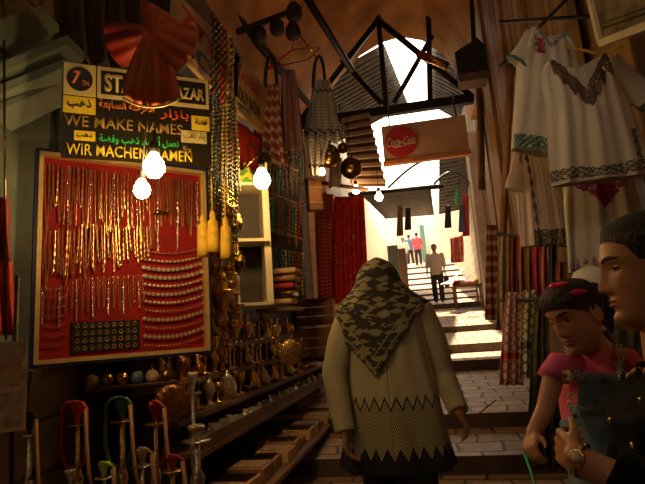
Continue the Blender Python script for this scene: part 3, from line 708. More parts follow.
kinds = [('vase', pr_vase, 'vase', 'brass vase'), ('goblet', pr_goblet, 'goblet', 'brass goblet'), ('candlestick', pr_candle, 'candlestick', 'brass candlestick'), ('lidded_jar', pr_jar, 'jar', 'round lidded brass jar'), ('bowl', pr_bowl, 'bowl', 'shallow brass bowl'), ('coffee_pot', None, 'coffee pot', 'brass coffee pot with spout')]
tn = {1: 'second', 2: 'third', 3: 'top'}
bm_protos = {}
def brass(kind, mt, mn):
    key = (kind, mn)
    if key not in bm_protos:
        nm, pr, cat, lb = kinds[kind]
        if pr: m = MB(); m.lathe(pr, 14); me = bpy.data.meshes.new(nm); m.bm.to_mesh(me); m.bm.free(); me.materials.append(mt); [setattr(p, 'use_smooth', True) for p in me.polygons]; bm_protos[key] = me
    return bm_protos.get(key)
mtl = [(M_gold, 'bright'), (M_dbrass, 'dark'), (M_copper, 'coppery'), (M_silver, 'silvery')]
for k in (1, 2, 3):
    x, z, w_ = tiers[k]; N = 27
    for i in range(N):
        y = 2.82+i*3.62/(N-1); kd = random.choice([0, 1, 2, 3, 0, 2, 5] if k > 1 else [1, 3, 4, 2, 0]); mi = random.choices([0, 1, 2, 3], [5, 3, 3, 2 if k > 1 else 4])[0]; mt, mn = mtl[mi]
        nm, pr, cat, lb = kinds[kd]; lab = f"{mn} {lb} on the stand's {tn[k]} tier, {ordw(i+1)} from its near end"; loc = (x+random.uniform(-.015, .015), y+random.uniform(-.02, .02), z)
        sc = random.uniform(.85, 1.15)*(1.15 if k == 3 else 1)
        if kd == 5: coffee_pot(loc, .85*sc, mt, lab, 'brassware on the tiered stand', random.uniform(0, 6))
        else:
            o = bpy.data.objects.new(nm, brass(kd, mt, mn)); COL.objects.link(o); o.location = loc; s_ = sc*(.75 if kd == 4 else 1); o.scale = (s_, s_, sc); tag(o, lab, cat, 'brassware on the tiered stand')
m = MB(); m.lathe([(.001, 0), (.022, 0), (.024, .005), (.030, .09), (.028, .09), (.021, .01), (.001, .008)], 12); gm = bpy.data.meshes.new('glass_cup'); m.bm.to_mesh(gm); m.bm.free(); gm.materials.append(M_glass); [setattr(p, 'use_smooth', True) for p in gm.polygons]
m = MB(); m.lathe([(.001, 0), (.03, 0), (.034, .02), (.038, .05), (.02, .08), (.012, .10), (.016, .11), (.001, .112)], 12); gm2 = bpy.data.meshes.new('brass_pot'); m.bm.to_mesh(gm2); m.bm.free(); gm2.materials.append(M_silver); [setattr(p, 'use_smooth', True) for p in gm2.polygons]
for i in range(40):
    y = 2.74+i*3.7/39; g = i % 3 == 2; o = bpy.data.objects.new('trinket_pot' if g else 'glass_cup', gm2 if g else gm); COL.objects.link(o); o.location = (-1.30+random.uniform(-.015, .015), y, .86); o.scale = (1.1, 1.1, random.uniform(.8, 1.15))
    tag(o, f"{'small silvery pot' if g else 'clear glass cup'} on the stand's lowest tier, {ordw(i+1)} from its near end", 'pot' if g else 'cup', 'small ware along the front edge of the stand')
for i in range(15):
    y = 2.95+i*.235; t = thing('goods_box', (-1.15+random.uniform(-.02, .02), y, .575), f"small brown box of trinkets on the low front shelf, {ordw(i+1)} from its near end", 'box', 'boxes on the low front shelf', rz=random.uniform(-.1, .1))
    h = random.uniform(.05, .09); m = MB(); m.box((0, 0, h/2), (.24, .19, h), bev=.004); m.build('carton', M_pwood if i % 3 else M_kraft, t, smooth=False)
    MB().box((0, 0, h+.004), (.20, .15, .008)).build('contents', M_paper if i % 2 else M_dbrass, t, smooth=False)

# goods on the back wall above the stand : pots hung / shelves
t = thing('wall_shelf', (-1.74, 3.5, 1.68), 'upper shelf of crowded brass pots behind the jewellery case', 'shelf')
MB().box((0, 0, 0), (.2, 1.9, .025)).build('board', M_wood, t, smooth=False)
for y in (-.8, .8): MB().box((0, y, -.06), (.16, .02, .10)).build('bracket', M_wood, t, smooth=False)
for i in range(11):
    kd = [3, 0, 5, 2, 3, 0, 1, 5, 0, 3, 2][i]; nm, pr, cat, lb = kinds[kd]; y = 2.65+i*.17; lab = f'{lb} on the upper shelf, {ordw(i+1)} from its near end'
    if kd == 5: coffee_pot((-1.72, y, 1.693), 1.1, M_gold, lab, 'brassware on the upper shelf', 1)
    else: o = bpy.data.objects.new(nm, brass(kd, M_gold, 'bright')); COL.objects.link(o); o.location = (-1.72, y, 1.693); o.scale = (1.15,)*3; tag(o, lab, cat, 'brassware on the upper shelf')

# hanging brass lanterns
def lantern(px, py, Y, sc, mt, label, glass=M_yfab, cordlen=.35):
    c_ = at(px, py, Y); t = thing('brass_lantern', c_, label, 'lantern', 'pierced brass lanterns hung by the cabinet')
    MB().lathe([(.001, -.16*sc), (.012*sc, -.15*sc), (.02*sc, -.12*sc), (.06*sc, -.09*sc), (.085*sc, -.03*sc), (.09*sc, 0), (.088*sc, .01*sc), (.001, .01*sc)], 12).build('lower_bowl', mt, t)
    m = MB()
    for k in range(10):
        a = 2*PI*k/10; m.tube([(.083*sc*math.cos(a), .083*sc*math.sin(a), .01*sc), (.075*sc*math.cos(a+.1), .075*sc*math.sin(a+.1), .05*sc), (.05*sc*math.cos(a), .05*sc*math.sin(a), .09*sc)], .004*sc, 5)
    m.build('cage', mt, t)
    MB().lathe([(.055*sc, .085*sc), (.06*sc, .095*sc), (.04*sc, .12*sc), (.015*sc, .16*sc), (.02*sc, .175*sc), (.006*sc, .2*sc), (.001, .21*sc)], 12).build('dome', mt, t)
    MB().lathe([(.001, .0), (.05*sc, .0), (.05*sc, .08*sc), (.001, .085*sc)], 12).build('glass', glass, t)
    MB().tube([(0, 0, .2*sc), (0, .02, .2*sc+cordlen)], .003, 5).build('chain', mt, t); return t
lantern(226, 208, 3.0, .95, M_gold, 'bright brass lantern, upper one beside the white cabinet')
lantern(222, 292, 2.9, .85, M_gold, 'brass lantern, lower one at the right edge of the jewellery case', cordlen=.2)
lantern(238, 262, 3.3, .6, M_dbrass, 'small dark brass lantern between the two bright lanterns', cordlen=.2)
def hang_disc(px, py, Y, r_, mt, label):
    c_ = at(px, py, Y); t = thing('brass_gong', c_, label, 'brass pot', 'round brass pots under the keffiyeh')
    MB().ball((0, 0, 0), (r_, r_*.7, r_*1.05), seg=18).build('body', mt, t)
    MB().lathe([(r_*.3, r_*.95), (r_*.2, r_*1.15), (r_*.35, r_*1.3), (.001, r_*1.32)], 12).build('neck', mt, t)
    MB().tube([(0, 0, r_*1.3), (0, 0, r_*1.3+.5)], .006, 5).build('cord', M_cord, t)
hang_disc(329, 156, 5.4, .13, M_dbrass, 'large dark round brass pot below the black and white keffiyeh')
hang_disc(351, 168, 6.0, .135, M_dbrass, 'round dark brass pot left of the slatted shutter')
hang_disc(343, 148, 6.0, .07, M_copper, 'small coppery pot between the two dark round pots')
# yellow tassels
for k, (x, y, lb) in enumerate(((203, 236, 'leftmost yellow tassel in front of the case frame'), (213, 232, 'middle yellow tassel below the bright lantern'), (226, 238, 'rightmost yellow tassel below the bright lantern'))):
    c_ = at(x, y, 2.25); t = thing('yellow_tassel', c_, lb, 'tassel', 'yellow tassels')
    MB().lathe([(.001, .11), (.010, .10), (.016, .08), (.012, .065), (.024, .05), (.028, -.05), (.03, -.10), (.001, -.10)], 14).build('skirt', M_yfab, t)
    MB().tube([(0, 0, .1), (0, 0, .3)], .003, 5).build('cord', M_yfab, t)
# bead garlands
gcol = [mat('green glass beads', (.03, .10, .02), .25, var=.3), mat('yellow beads', (.60, .40, .03), .3, var=.3), mat('dark amber beads', (.25, .09, .02), .25, var=.3), mat('turquoise beads', (.05, .30, .30), .3, var=.2), mat('red beads', (.45, .03, .02), .3, var=.2)]
gname = ['green', 'yellow', 'amber', 'turquoise', 'red']
def strand(px0, py0, px1, py1, Y, r_, ci, label, group, alt=None, cat='bead string'):
    a = at(px0, py0, Y); b = at(px1, py1, Y); L_ = (b-a).length; n_ = max(6, int(L_/(r_*3.0))); m = MB()
    for i in range(n_):
        p = (b-a)*(i/n_)+V((math.sin(i*.6)*r_*.4, 0, 0)); m.ball(p, (r_, r_, r_*1.2), seg=6)
    m.tube([(0, 0, 0), b-a], r_*.25, 4)
    o = m.build('bead_string', gcol[ci]); o.location = a; return tag(o, label, cat, group)
for i in range(14):
    strand(211+i*1.9, 104+random.uniform(-10, 10), 207+i*2.5, 205+random.uniform(-14, 45), 2.72+.04*(i % 4), .0088, (0, 1, 0, 0, 2, 0, 1)[i % 7], f'{gname[(0,1,0,0,2,0,1)[i % 7]]} bead string in the garland right of the sign, {ordw(i+1)} from the left', 'bead garlands right of the bazaar sign')
for i in range(7):
    strand(213+i*3.0, 16+i*4, 213+i*3.0, 98+i*3, 2.85+.04*i, .017, (2, 0, 2, 4, 2, 1, 2)[i], f'{gname[(2,0,2,4,2,1,2)[i]]} bead cluster hanging between the souvenir boards, {ordw(i+1)} from the left', 'bead clusters between the souvenir boards')
# small hung brass charms below
for i in range(44):
    x = 210+random.random()*30; y = 205+i*3.2; c_ = at(x, y, 2.95); kd = i % 3
    o = bpy.data.objects.new(('goblet', 'candlestick', 'lidded_jar')[kd], brass((1, 2, 3)[kd], M_gold, 'bright')); COL.objects.link(o); o.location = c_; o.rotation_euler = (PI*(i % 2), 0, 0); o.scale = (.72, .72, .72)
    tag(o, f"tiny brass {('cup', 'bell stem', 'jar')[kd]} strung beside the case, {ordw(i+1)} from the top", ('cup', 'bell', 'jar')[kd], 'small brass charms strung beside the case')
# necklace rack on wall  (px 262-308, y 140-300)
pr0 = at(262, 300, 4.3); pr1 = at(306, 300, 5.2); t = thing('necklace_rack', pr0, 'tall dark rack of bead necklaces right of the bright cabinet bulb', 'rack')
m = MB(); zt_ = at(262, 140, 4.3).z; quadbox(m, [V((0, 0, 0)), pr1-pr0, V((pr1.x, pr1.y, at(306, 150, 5.2).z))-pr0, V((0, 0, zt_-pr0.z))], (-.03, .05, 0)); m.build('backing', M_dark, t, smooth=False)
for k in range(4): z = lerp(.3, zt_-pr0.z-.1, k/3); d = pr1-pr0; MB().tube([(0, 0, z), (d.x, d.y, z+.02*k)], .012, 6).build('rail', M_pwood, t)
for r_ in range(3):
    for i in range(12):
        s_ = (i+.5)/12; Yq = lerp(4.3, 5.2, s_)-.05; x = lerp(264, 304, s_); y0_ = 148+r_*50+6*s_; ci = random.choice([0, 2, 2, 3, 1, 4])
        strand(x, y0_, x+.5, y0_+random.uniform(32, 46), Yq, .013, ci, f'{gname[ci]} bead necklace on the dark rack, {ordw(r_+1)} row down, {ordw(i+1)} from the left', 'bead necklaces on the dark rack')
# folded textile pile beside rack
for k in range(5):
    c_ = at(284-k*1.0, 272+k*7.5, 4.2); m = MB(); m.box((0, 0, 0), (.26, .22, .045), bev=.018); o = m.build('folded_cloth', [M_kraft, M_pwood, M_red, M_dbrass, M_kraft][k]); o.location = c_
    tag(o, f'folded brown cloth in the pile under the necklace rack, {ordw(k+1)} from the top', 'cloth', 'pile of folded cloths')
o = MB().box((0, 0, 0), (.34, .26, .03)).build('ledge_board', M_wood, smooth=False); o.location = at(280, 310, 4.2); tag(o, 'small wooden ledge under the pile of folded cloths', 'ledge')
# red backing cloth upper (px 225-260, y 110-165)
def sheet(name, P4, folds, amp, mt, label, cat, group=None, rows=16, n=40, gather=0, solid=.004, hemw=0):
    P4 = [V(p) for p in P4]; o0 = (P4[0]+P4[1])/2; nrm = (P4[1]-P4[0]).cross(P4[3]-P4[0]).normalized(); G = []
    for i in range(n+1):
        s_ = i/n; row = []
        for j in range(rows+1):
            r_ = j/rows; a = P4[0].lerp(P4[1], s_); b = P4[3].lerp(P4[2], s_); p = a.lerp(b, r_)
            p = p+nrm*amp*(.35+.65*r_)*math.sin(s_*folds*2*PI+.6*math.sin(r_*4)); p = p+V((0, 0, hemw*math.sin(s_*folds*2*PI)*r_))
            row.append(p-o0)
        G.append(row)
    w_ = (P4[1]-P4[0]).length; h_ = (P4[3]-P4[0]).length
    m = MB(); m.grid(G, uvf=lambda a, b: (a/n*max(w_, (P4[2]-P4[3]).length), (1-b/rows)*h_)); o = m.build(name, mt, solid=solid, fix=False); o.location = o0
    return tag(o, label, cat, group)
sheet('red_cloth', [at(222, 108, 3.6), at(262, 140, 4.3), at(260, 175, 4.2), at(224, 172, 3.6)], 3, .02, M_red, 'plain red cloth hung behind the bead garlands and brass pole', 'cloth')
m = MB(); m.tube([at(241, 170, 3.3), at(259, 155, 3.3)], .012, 8); tag(m.build('brass_pole', M_gold), 'short brass pole slanting above the painted jar', 'pole')
m = MB(); m.tube([(0,0,0),(0,0,1)], .01); m.bm.free()
# hanging scarves
kf = [(305, 88), (338, 96), (334, 190), (312, 182)]
def hung_scarf(px, py_top, py_bot, wtop, wbot, Y, mt, label, folds=4, amp=.05, dx=0, name='scarf', group=None, cat='scarf'):
    return sheet(name, [at(px-wtop/2, py_top, Y), at(px+wtop/2, py_top, Y), at(px+wbot/2+dx, py_bot, Y), at(px-wbot/2+dx, py_bot, Y)], folds, amp, mt, label, cat, group)
hung_scarf(322, 80, 142, 16, 40, 5.3, M_keff, 'black and white keffiyeh gathered on a black cord below the vault', 4, .07, 0, 'keffiyeh', cat='keffiyeh')
hung_scarf(316, 140, 176, 26, 12, 5.32, M_keff, 'lower tapering tail of a pale keffiyeh above the small dim bulb', 3, .04, 0, 'keffiyeh', cat='keffiyeh')
for (x, Y, lb) in ((319, 5.3, 'black cord loop holding the black and white keffiyeh'), (271, 4.3, 'black cord loop holding the brown striped scarves')):
    P = [at(x-6+12*(.5-.5*math.cos(PI*i/8)) if i <= 8 else x, 88-32*math.sin(PI*i/8) if i <= 8 else 88, Y) for i in range(9)]; m = MB(); m.tube(P, .02, 6); tag(m.build('head_cord', M_cord), lb, 'cord')
hung_scarf(270, 85, 165, 16, 40, 4.3, M_brownscarf, 'brown and cream striped scarf, left of the pair under the red hanger', 4, .06, -4)
hung_scarf(288, 70, 150, 14, 24, 4.5, two_tone('mauve striped scarf', (.26, .10, .09), (.30, .2, .2), 'stripe', 120), 'mauve striped scarf, right of the pair under the red hanger', 3, .05, 4)
m = MB(); Yh = 4.3; m.tube([at(267, 69, Yh), at(292, 50, Yh), at(320, 47, 5.0), at(308, 60, 5.0), at(267, 69, Yh)], .009, 6); m.tube([at(292, 50, Yh), at(294, 40, Yh), at(297, 38, Yh)], .007, 5)
tag(m.build('coat_hanger', M_redhose), 'thin red wire coat hanger hooked below the vault', 'hanger')
# wooden box sign
c_ = at(314, 196, 5.6); t = thing('wooden_box', c_, 'small pinkish wooden box hung under the keffiyeh tail', 'box', rz=.5)
MB().box((0, 0, 0), (.16, .14, .36), bev=.01).build('body', M_pwood, t, smooth=False)
m = MB()
for z in (-.1, .08): m.box((0, -.075, z), (.165, .01, .02))
m.build('batten', M_kraft, t, smooth=False)
# red shawls
sheet('red_shawl', [at(331, 197, 7.4), at(364, 196, 7.4), at(369, 300, 7.4), at(329, 305, 7.4)], 4, .03, M_redgold, 'bright red shawl with gold pattern hanging behind the woman, right of the pair', 'shawl', 'red shawls')
sheet('red_shawl', [at(314, 190, 6.9), at(334, 195, 7.1), at(331, 296, 7.1), at(318, 300, 6.9)], 3, .03, M_redgold2, 'darker red shawl with fine gold bands, left of the pair', 'shawl', 'red shawls')
t = thing('shawl_rail', at(350, 193, 7.45), 'dark rail from which the red shawls hang', 'rail'); L = t.location
MB().tube([at(305, 180, 6.8)-L, at(368, 190, 7.5)-L], .03, 6).build('bar', M_wood, t)
# slatted pale shutter behind the brass pots
p0, p1, p2, p3 = at(342, 118, 7.8), at(368, 112, 8.2), at(386, 186, 8.2), at(352, 186, 7.8)
t = thing('slatted_shutter', p0, 'pale slatted shutter hanging above the small bulbs on the left', 'shutter')
m = MB(); quadbox(m, [V((0, 0, 0)), p1-p0, p2-p0, p3-p0], (.0, .03, 0)); m.build('backing', M_wood, t, smooth=False)
for k in range(9):
    s_ = (k+.5)/9; a = p0.lerp(p3, s_)-p0; b = p1.lerp(p2, s_)-p0; m = MB(); m.tube([a+V((0, -.03, 0)), b+V((0, -.03, 0))], .045, 4); m.build('slat', M_plaster, t, smooth=False)
sheet('pale_cloth', [at(330, 195-35, 6.6), at(342, 158, 6.6), at(341, 186, 6.6), at(328, 188, 6.6)], 2, .03, M_peach, 'pale cloth hanging behind the dark round brass pots', 'cloth')
# crates behind the woman
for (x, y, Y, w_, h_, d_, lb) in ((318, 312, 7.4, .55, .38, .5, 'wooden crate behind the woman, upper of the two'), (322, 342, 7.2, .72, .40, .5, 'wooden crate behind the woman, lower of the two')):
    c_ = at(x, y, Y); t = thing('wooden_crate', (c_.x, c_.y, c_.z-h_/2), lb, 'crate', 'crates behind the woman')
    for k in range(3): MB().box((0, -d_/2, h_*(k+.5)/3), (w_, .02, h_/3-.015)).build('slat', M_pwood, t, smooth=False)
    for sx in (-1, 1): MB().box((sx*(w_/2-.01), 0, h_/2), (.02, d_, h_)).build('side_panel', M_pwood, t, smooth=False)
    MB().box((0, 0, .01), (w_, d_, .02)).build('base', M_wood, t, smooth=False)
    MB().box((0, 0, h_-.01), (w_, d_, .02)).build('lid', M_wood, t, smooth=False)
c_ = at(322, 342, 7.2); t = thing('crate_stand', (c_.x, c_.y, floor_z(7.2)), 'dark trestle holding the wooden crates off the step', 'trestle'); hz = c_.z-.20-t.location.z
MB().box((0, 0, hz-.02), (.72, .5, .04)).build('top', M_dark, t, smooth=False)
for sx in (-.22, .22): MB().box((sx, 0, (hz-.04)/2), (.04, .45, hz-.04)).build('leg', M_dark, t, smooth=False)
# copper tray leaning / hanging
for (x, y, Y, r_, lb, mt) in ((172, 402, 2.35, .085, 'round copper tray hanging below the corner of the case', M_copper), (290, 352, 4.0, .10, 'round brass tray leaning on the stand near the necklace rack', M_gold)):
    c_ = at(x, y, Y); t = thing('metal_tray', c_, lb, 'tray', rz=.5); MB().lathe([(.001, 0), (r_*.8, 0), (r_*.95, .008), (r_, .014), (r_*.97, .016), (.001, .006)], 28, (0, 0, 0), Matrix.Rotation(PI/2, 3, 'X')).build('dish', mt, t)
# low counter for hookahs
t = thing('low_counter', (-1.15, 1.75, .14), 'low dark counter under the jewellery case where the hookahs stand', 'counter')
MB().box((0, 0, .56), (1.3, .62, .04), bev=.005).build('top', M_dark, t, smooth=False)
MB().box((0, .05, .27), (1.25, .5, .54)).build('front_panel', M_dark, t, smooth=False)
CT = .72
def hookah(px, ytop, Y, mt_b, mt_h, label, sc=1., hose=1, glass=M_gglass):
    p = at(px, ytop, Y); H = (p.z-CT); t = thing('hookah', (p.x, p.y, CT), label, 'hookah', 'hookahs on the low counter')
    H1 = H; b = min(.13, H*.33)
    MB().lathe([(.001, 0), (.045*sc, 0), (.052*sc, b*.25), (.05*sc, b*.5), (.022*sc, b*.85), (.02*sc, b), (.001, b)], 18).build('glass_base', glass, t)
    MB().lathe([(.012*sc, b), (.016*sc, b+.01), (.008*sc, b+.03), (.02*sc, lerp(b, H1, .35)), (.009*sc, lerp(b, H1, .45)), (.007*sc, lerp(b, H1, .8)), (.001, lerp(b, H1, .81))], 14).build('stem', mt_b, t)
    MB().lathe([(.004*sc, lerp(b, H1, .78)), (.034*sc, lerp(b, H1, .80)), (.036*sc, lerp(b, H1, .81)), (.003*sc, lerp(b, H1, .80))], 18).build('ash_plate', mt_b, t)
    MB().lathe([(.006*sc, lerp(b, H1, .81)), (.012*sc, lerp(b, H1, .88)), (.022*sc, lerp(b, H1, .97)), (.02*sc, H1), (.001, lerp(b, H1, .93))], 16).build('bowl', mt_h if hose else mt_b, t)
    if hose:
        z = lerp(b, H1, .42)
        for sg in ((-1, 1) if hose == 2 else (1,)):
            MB().tube([(0, 0, z), (sg*.035, -.02, z+.02), (sg*.055, -.02, z+.09), (sg*.05, -.02, lerp(b, H1, .95)), (sg*.03, -.02, H1-.0), (0, -.02, H1+.005)], .0055*sc, 8).build('hose', mt_h, t)
        MB().tube([(.05, -.03, lerp(b, H1, .95)), (.075, -.04, z), (.10, -.05, z-.06)], [.006, .007, .005], 8).build('mouthpiece', M_pwood, t)
    return t
hookah(78, 402, 1.72, M_gold, M_redhose, 'red hookah with a double red hose, left under the case', 1.1, 2)
hookah(122, 398, 1.72, M_gold, mat('dark green hose', (.04, .10, .04), .4), 'gold and green hookah in the middle under the case', 1.1, 2)
hookah(155, 402, 1.75, M_gold, M_redhose, 'hookah with a single bent red hose under the right of the case', 1.0, 1)
hookah(30, 412, 1.62, M_silver, M_cord, 'dark hookah with a silver stem at the far left', 1.0, 1)
hookah(104, 462, 1.55, M_silver, mat('lime plastic', (.40, .55, .03), .4), 'short hookah with a lime hose at the bottom edge', .8, 1)
hookah(70, 470, 1.5, M_silver, M_cord, 'short silver topped hookah left of the lime one', .8, 0)
hookah(142, 448, 1.55, M_silver, M_paper, 'short hookah with a pale hose right of the lime one', .8, 1)
hookah(172, 455, 1.6, M_gold, M_redhose, 'short hookah with a thick red hose at the corner of the counter', .9, 1, M_redhose)
hookah(192, 372, 2.15, M_silver, M_cord, 'tall silver hookah where the stand meets the counter', 1.1, 0, M_glass)
hookah(196, 425, 1.85, M_silver, M_cord, 'bulky glass hookah at the near end of the stand', 1.5, 0, M_glass)
# packs of shells / trays under the case
for i in range(6):
    c_ = at(92+i*15, 381-i*1.2, 2.25); t = thing('round_tin', c_, f'small round patterned tin below the case, {ordw(i+1)} from the left', 'tin', 'round tins below the case', rz=brz)
    MB().lathe([(.001, -.012), (.028, -.012), (.03, 0), (.028, .012), (.001, .014)], 18, (0, 0, 0), Matrix.Rotation(PI/2-.3, 3, 'X')).build('body', [M_paper, M_dbrass, M_copper, mat('blue enamel', (.04, .10, .14), .4)][i % 4], t)
m = MB(); a = at(85, 391, 2.25); b = at(178, 382, 2.6); m.tube([a, b], .012, 6); tag(m.build('tin_ledge', M_wood), 'narrow wooden ledge carrying the round tins', 'ledge')
# far left : postcards and red clothing
for (x0_, y0_, x1_, y1_, Y, mt, lb) in ((-12, 342, 22, 388, 1.35, M_paper, 'upper patterned card in the rack at the far left edge'), (-12, 388, 24, 432, 1.33, M_kraft, 'lower tan card in the rack at the far left edge')):
    t = thing('postcard', at((x0_+x1_)/2, (y0_+y1_)/2, Y), lb, 'card', rz=.55)
    h_ = (at(x0_, y0_, Y)-at(x0_, y1_, Y)).length; w_ = h_*.82; MB().box((0, 0, 0), (w_, .006, h_), bev=.002).build('card', mt, t, smooth=False); MB().box((0, -.004, 0), (w_*.8, .002, h_*.8)).build('picture', mat('painted postcard', (.40, .10, .09), .5, var=.5, scale=40, col2=(.30, .33, .12)) if mt is M_paper else M_paper, t, smooth=False)
t = thing('card_rack', at(4, 440, 1.38), 'thin dark rack holding the cards at the far left edge', 'rack'); MB().tube([(0, .03, .5), (0, .03, 0), (0, .05, CT-t.location.z)], .007, 6).build('post', M_black, t)
sheet('red_garment', [at(-12, 255, 1.5), at(12, 262, 1.55), at(16, 335, 1.55), at(-12, 335, 1.5)], 2, .02, M_red, 'dark red garment hanging at the far left edge', 'garment')
sheet('red_garment', [at(-12, 195, 1.5), at(9, 198, 1.55), at(10, 262, 1.55), at(-12, 262, 1.5)], 2, .02, mat('deep crimson cloth', (.30, .02, .02), .7), 'crimson cloth above the dark red garment at the far left edge', 'cloth')
m = MB(); m.tube([at(4, 40, 1.4), at(6, 340, 1.5)], .004, 6); m.tube([at(-2, 45, 1.4), at(-1, 220, 1.45)], .004, 5); tag(m.build('metal_chain', M_dbrass), 'thin vertical metal chain at the upper left edge', 'chain')
for (x, y, lb) in ((20, 218, 'dark hook on the green door leaf'),): pass
# dark stall hanging stuff above sign : curtain
sheet('dark_awning', [at(66, -30, 2.4), at(178, -30, 2.9), at(178, 75, 2.9), at(66, 60, 2.4)], 6, .04, mat('dark brown canvas', (.07, .035, .015), .8, var=.4, scale=4), 'dark brown canvas hanging behind the bazaar sign', 'canvas')

# ================================================================== RIGHT SIDE
# planked ochre boarding high on the right wall
t = thing('wall_boarding', (1.12, 5.6, 3.0), 'tall rough ochre boarding on the upper right wall beyond the dresses', 'boarding')
M_och = mat('ochre painted boards', (.50, .27, .06), .6, var=.5, scale=5, bump=.6, stretch=(1, 2.5, .25))
for k in range(9):
    y = -2.1+k*.5; MB().box((.03*(k % 2)+random.uniform(-.01, .02), y, .9), (.06, .46, 3.4), Matrix.Rotation(.05*math.sin(k*2), 3, 'X'), bev=.01).build('plank', M_och, t, smooth=False)
m = MB(); m.tube([at(477, -10, 7.0), at(482, 190, 7.2)], .05, 8); tag(m.build('wall_post', M_wood), 'brown upright post where the right wall turns', 'post')
m = MB(); m.tube([at(511, 62, 3.7), at(503, 235, 3.75)], .025, 8); tag(m.build('hanging_rail', M_pwood), 'ochre upright pole left of the white dresses', 'pole')
m = MB(); m.tube([at(500, 66, 3.4), at(572, -6, 2.9)], .012, 6); tag(m.build('overhead_cable', M_black), 'dark cable slanting up over the white dresses', 'cable')
for k in range(1): pass
m = MB()
for k in range(26): a = random.uniform(0, 1); p = at(508+32*a+random.uniform(-5, 5), 74-38*a+random.uniform(-7, 7), 3.1); m.ball(p, (random.uniform(.015, .035),)*3, seg=6)
o = m.build('bundled_cloth', mat('dark brown knitted cloth', (.05, .025, .012), .9), remesh=.012); tag(o, 'dark brown bundle of cloth above the left white dress', 'bundle')
# picture frame
pa, pb, pc, pd = at(602, 43, 2.35), at(662, 20, 1.95), at(640, -70, 1.95), at(583, -35, 2.35)
t = thing('picture_frame', pa, 'cream framed picture leaning out above the white dresses', 'picture'); pp = [V((0, 0, 0)), pb-pa, pc-pa, pd-pa]
m = MB(); quadbox(m, pp, (.02, .02, 0)); m.build('picture', mat('faded picture print', (.20, .15, .07), .5, var=.5, scale=12), t, smooth=False)
m = MB()
for i in range(4):
    a, b = pp[i], pp[(i+1) % 4]; m.tube([a, b], .022, 4)
m.build('frame', M_cream, t, smooth=False)
m = MB(); a = pp[0].lerp(pp[2], .22); m.tube([pp[0].lerp(pp[1], .1)+(pp[3]-pp[0])*.16, pp[1]+(pp[2]-pp[1])*.12], .006, 4); m.tube([pp[0].lerp(pp[1], .1)+(pp[3]-pp[0])*.22, pp[1]+(pp[2]-pp[1])*.18], .004, 4); m.build('inner_line', M_dark, t)
# dresses
def dress(name, A, L_, wtab, label, mt, neck_v=.08, neck_w=.10, sleeve=None, folds=7, emb=(), yaw=0., roll=0., thick=.05, amp=.009):
    t = thing(name, A, label, 'dress', 'white embroidered dresses', rot=(0, roll, yaw)); n_, rows = 180, 150; ph = random.random()*6
    wt = smooth_tab(wtab)
    def S(i, j, off=0):
        u = 2*PI*i/n_; v = j/rows; z = -v*L_; w_ = interp(wt, v); sx = math.sin(u); cy_ = math.cos(u)   # u=0 front (-y)
        x = w_*sx; front = cy_ > 0
        zt_ = 0
        if abs(x) < neck_w: zt_ = -(neck_v if front else neck_v*.25)*(1-abs(x)/neck_w)
        z = zt_+(z)*(1+zt_/L_)
        th = thick*(.45+.55*min(1, v*3))*(.35+.65*abs(cy_)**.6 if abs(cy_) > .001 else .35)
        y = -cy_*th; f = amp*min(1, .15+v*1.3)*math.sin(x/w_*folds*2.2+ph+1.5*v)+amp*.5*math.sin(x/w_*folds*5+v*3); y += -f if front else f*.5
        return V((x, y-(off if front else -off), z))
    m = MB(); P = [[S(i, j) for j in range(rows+1)] for i in range(n_)]; m.grid(P, closeu=True); m.build('gown', mt, t, solid=.002)
    for (en, em, pred) in emb:
        m = MB(); cache = {}
        for i in range(n_):
            for j in range(rows):
                a = S(i, j); 
                if math.cos(2*PI*(i+.5)/n_) < .02: continue
                if pred(a.x, a.z, i, j):
                    q = []
                    for (ii, jj) in ((i, j), (i+1, j), (i+1, j+1), (i, j+1)):
                        if (ii, jj) not in cache: cache[(ii, jj)] = m.bm.verts.new(S(ii, jj, .004))
                        q.append(cache[(ii, jj)])
                    m.bm.faces.new(q)
        if len(m.bm.faces): m.build(en, em, t, solid=.002)
    if sleeve:
        for sg, (tx, tz, r0, r1, md) in sleeve.items():
            p0_ = V((sg*(interp(wt, .02)-.03), 0, -.05)); p1_ = V((tx, 0, tz)); m = MB(); d = p1_-p0_; R = []
            pn = V((-d.z, 0, d.x)).normalized()
            for k in range(9):
                s_ = k/8; c_ = p0_.lerp(p1_, s_)+V((0, -.015*s_, -.02*math.sin(s_*PI))); rr = lerp(r0, r1, s_); R.append([c_+pn*rr*math.cos(2*PI*q/20)+V((0, 1, 0))*rr*.32*math.sin(2*PI*q/20)*(1+.2*math.sin(q*3)) for q in range(20)])
            m.rings(R, cap=False); m.build('sleeve', mt, t, solid=.002)
            if md: m = MB(); m.rings([[c_+(v_-c_)*1.03 for v_ in R[k]] for k, c_ in ((7, p0_.lerp(p1_, 7/8)+V((0, -.013, -.0077))), (8, p1_+V((0, -.015, 0))))], cap=False); m.build('cuff_trim', md, t, solid=.002)
    return t
rnd = lambda i, j, k: math.sin(i*12.9898*k+j*78.233)*43758.5453 % 1
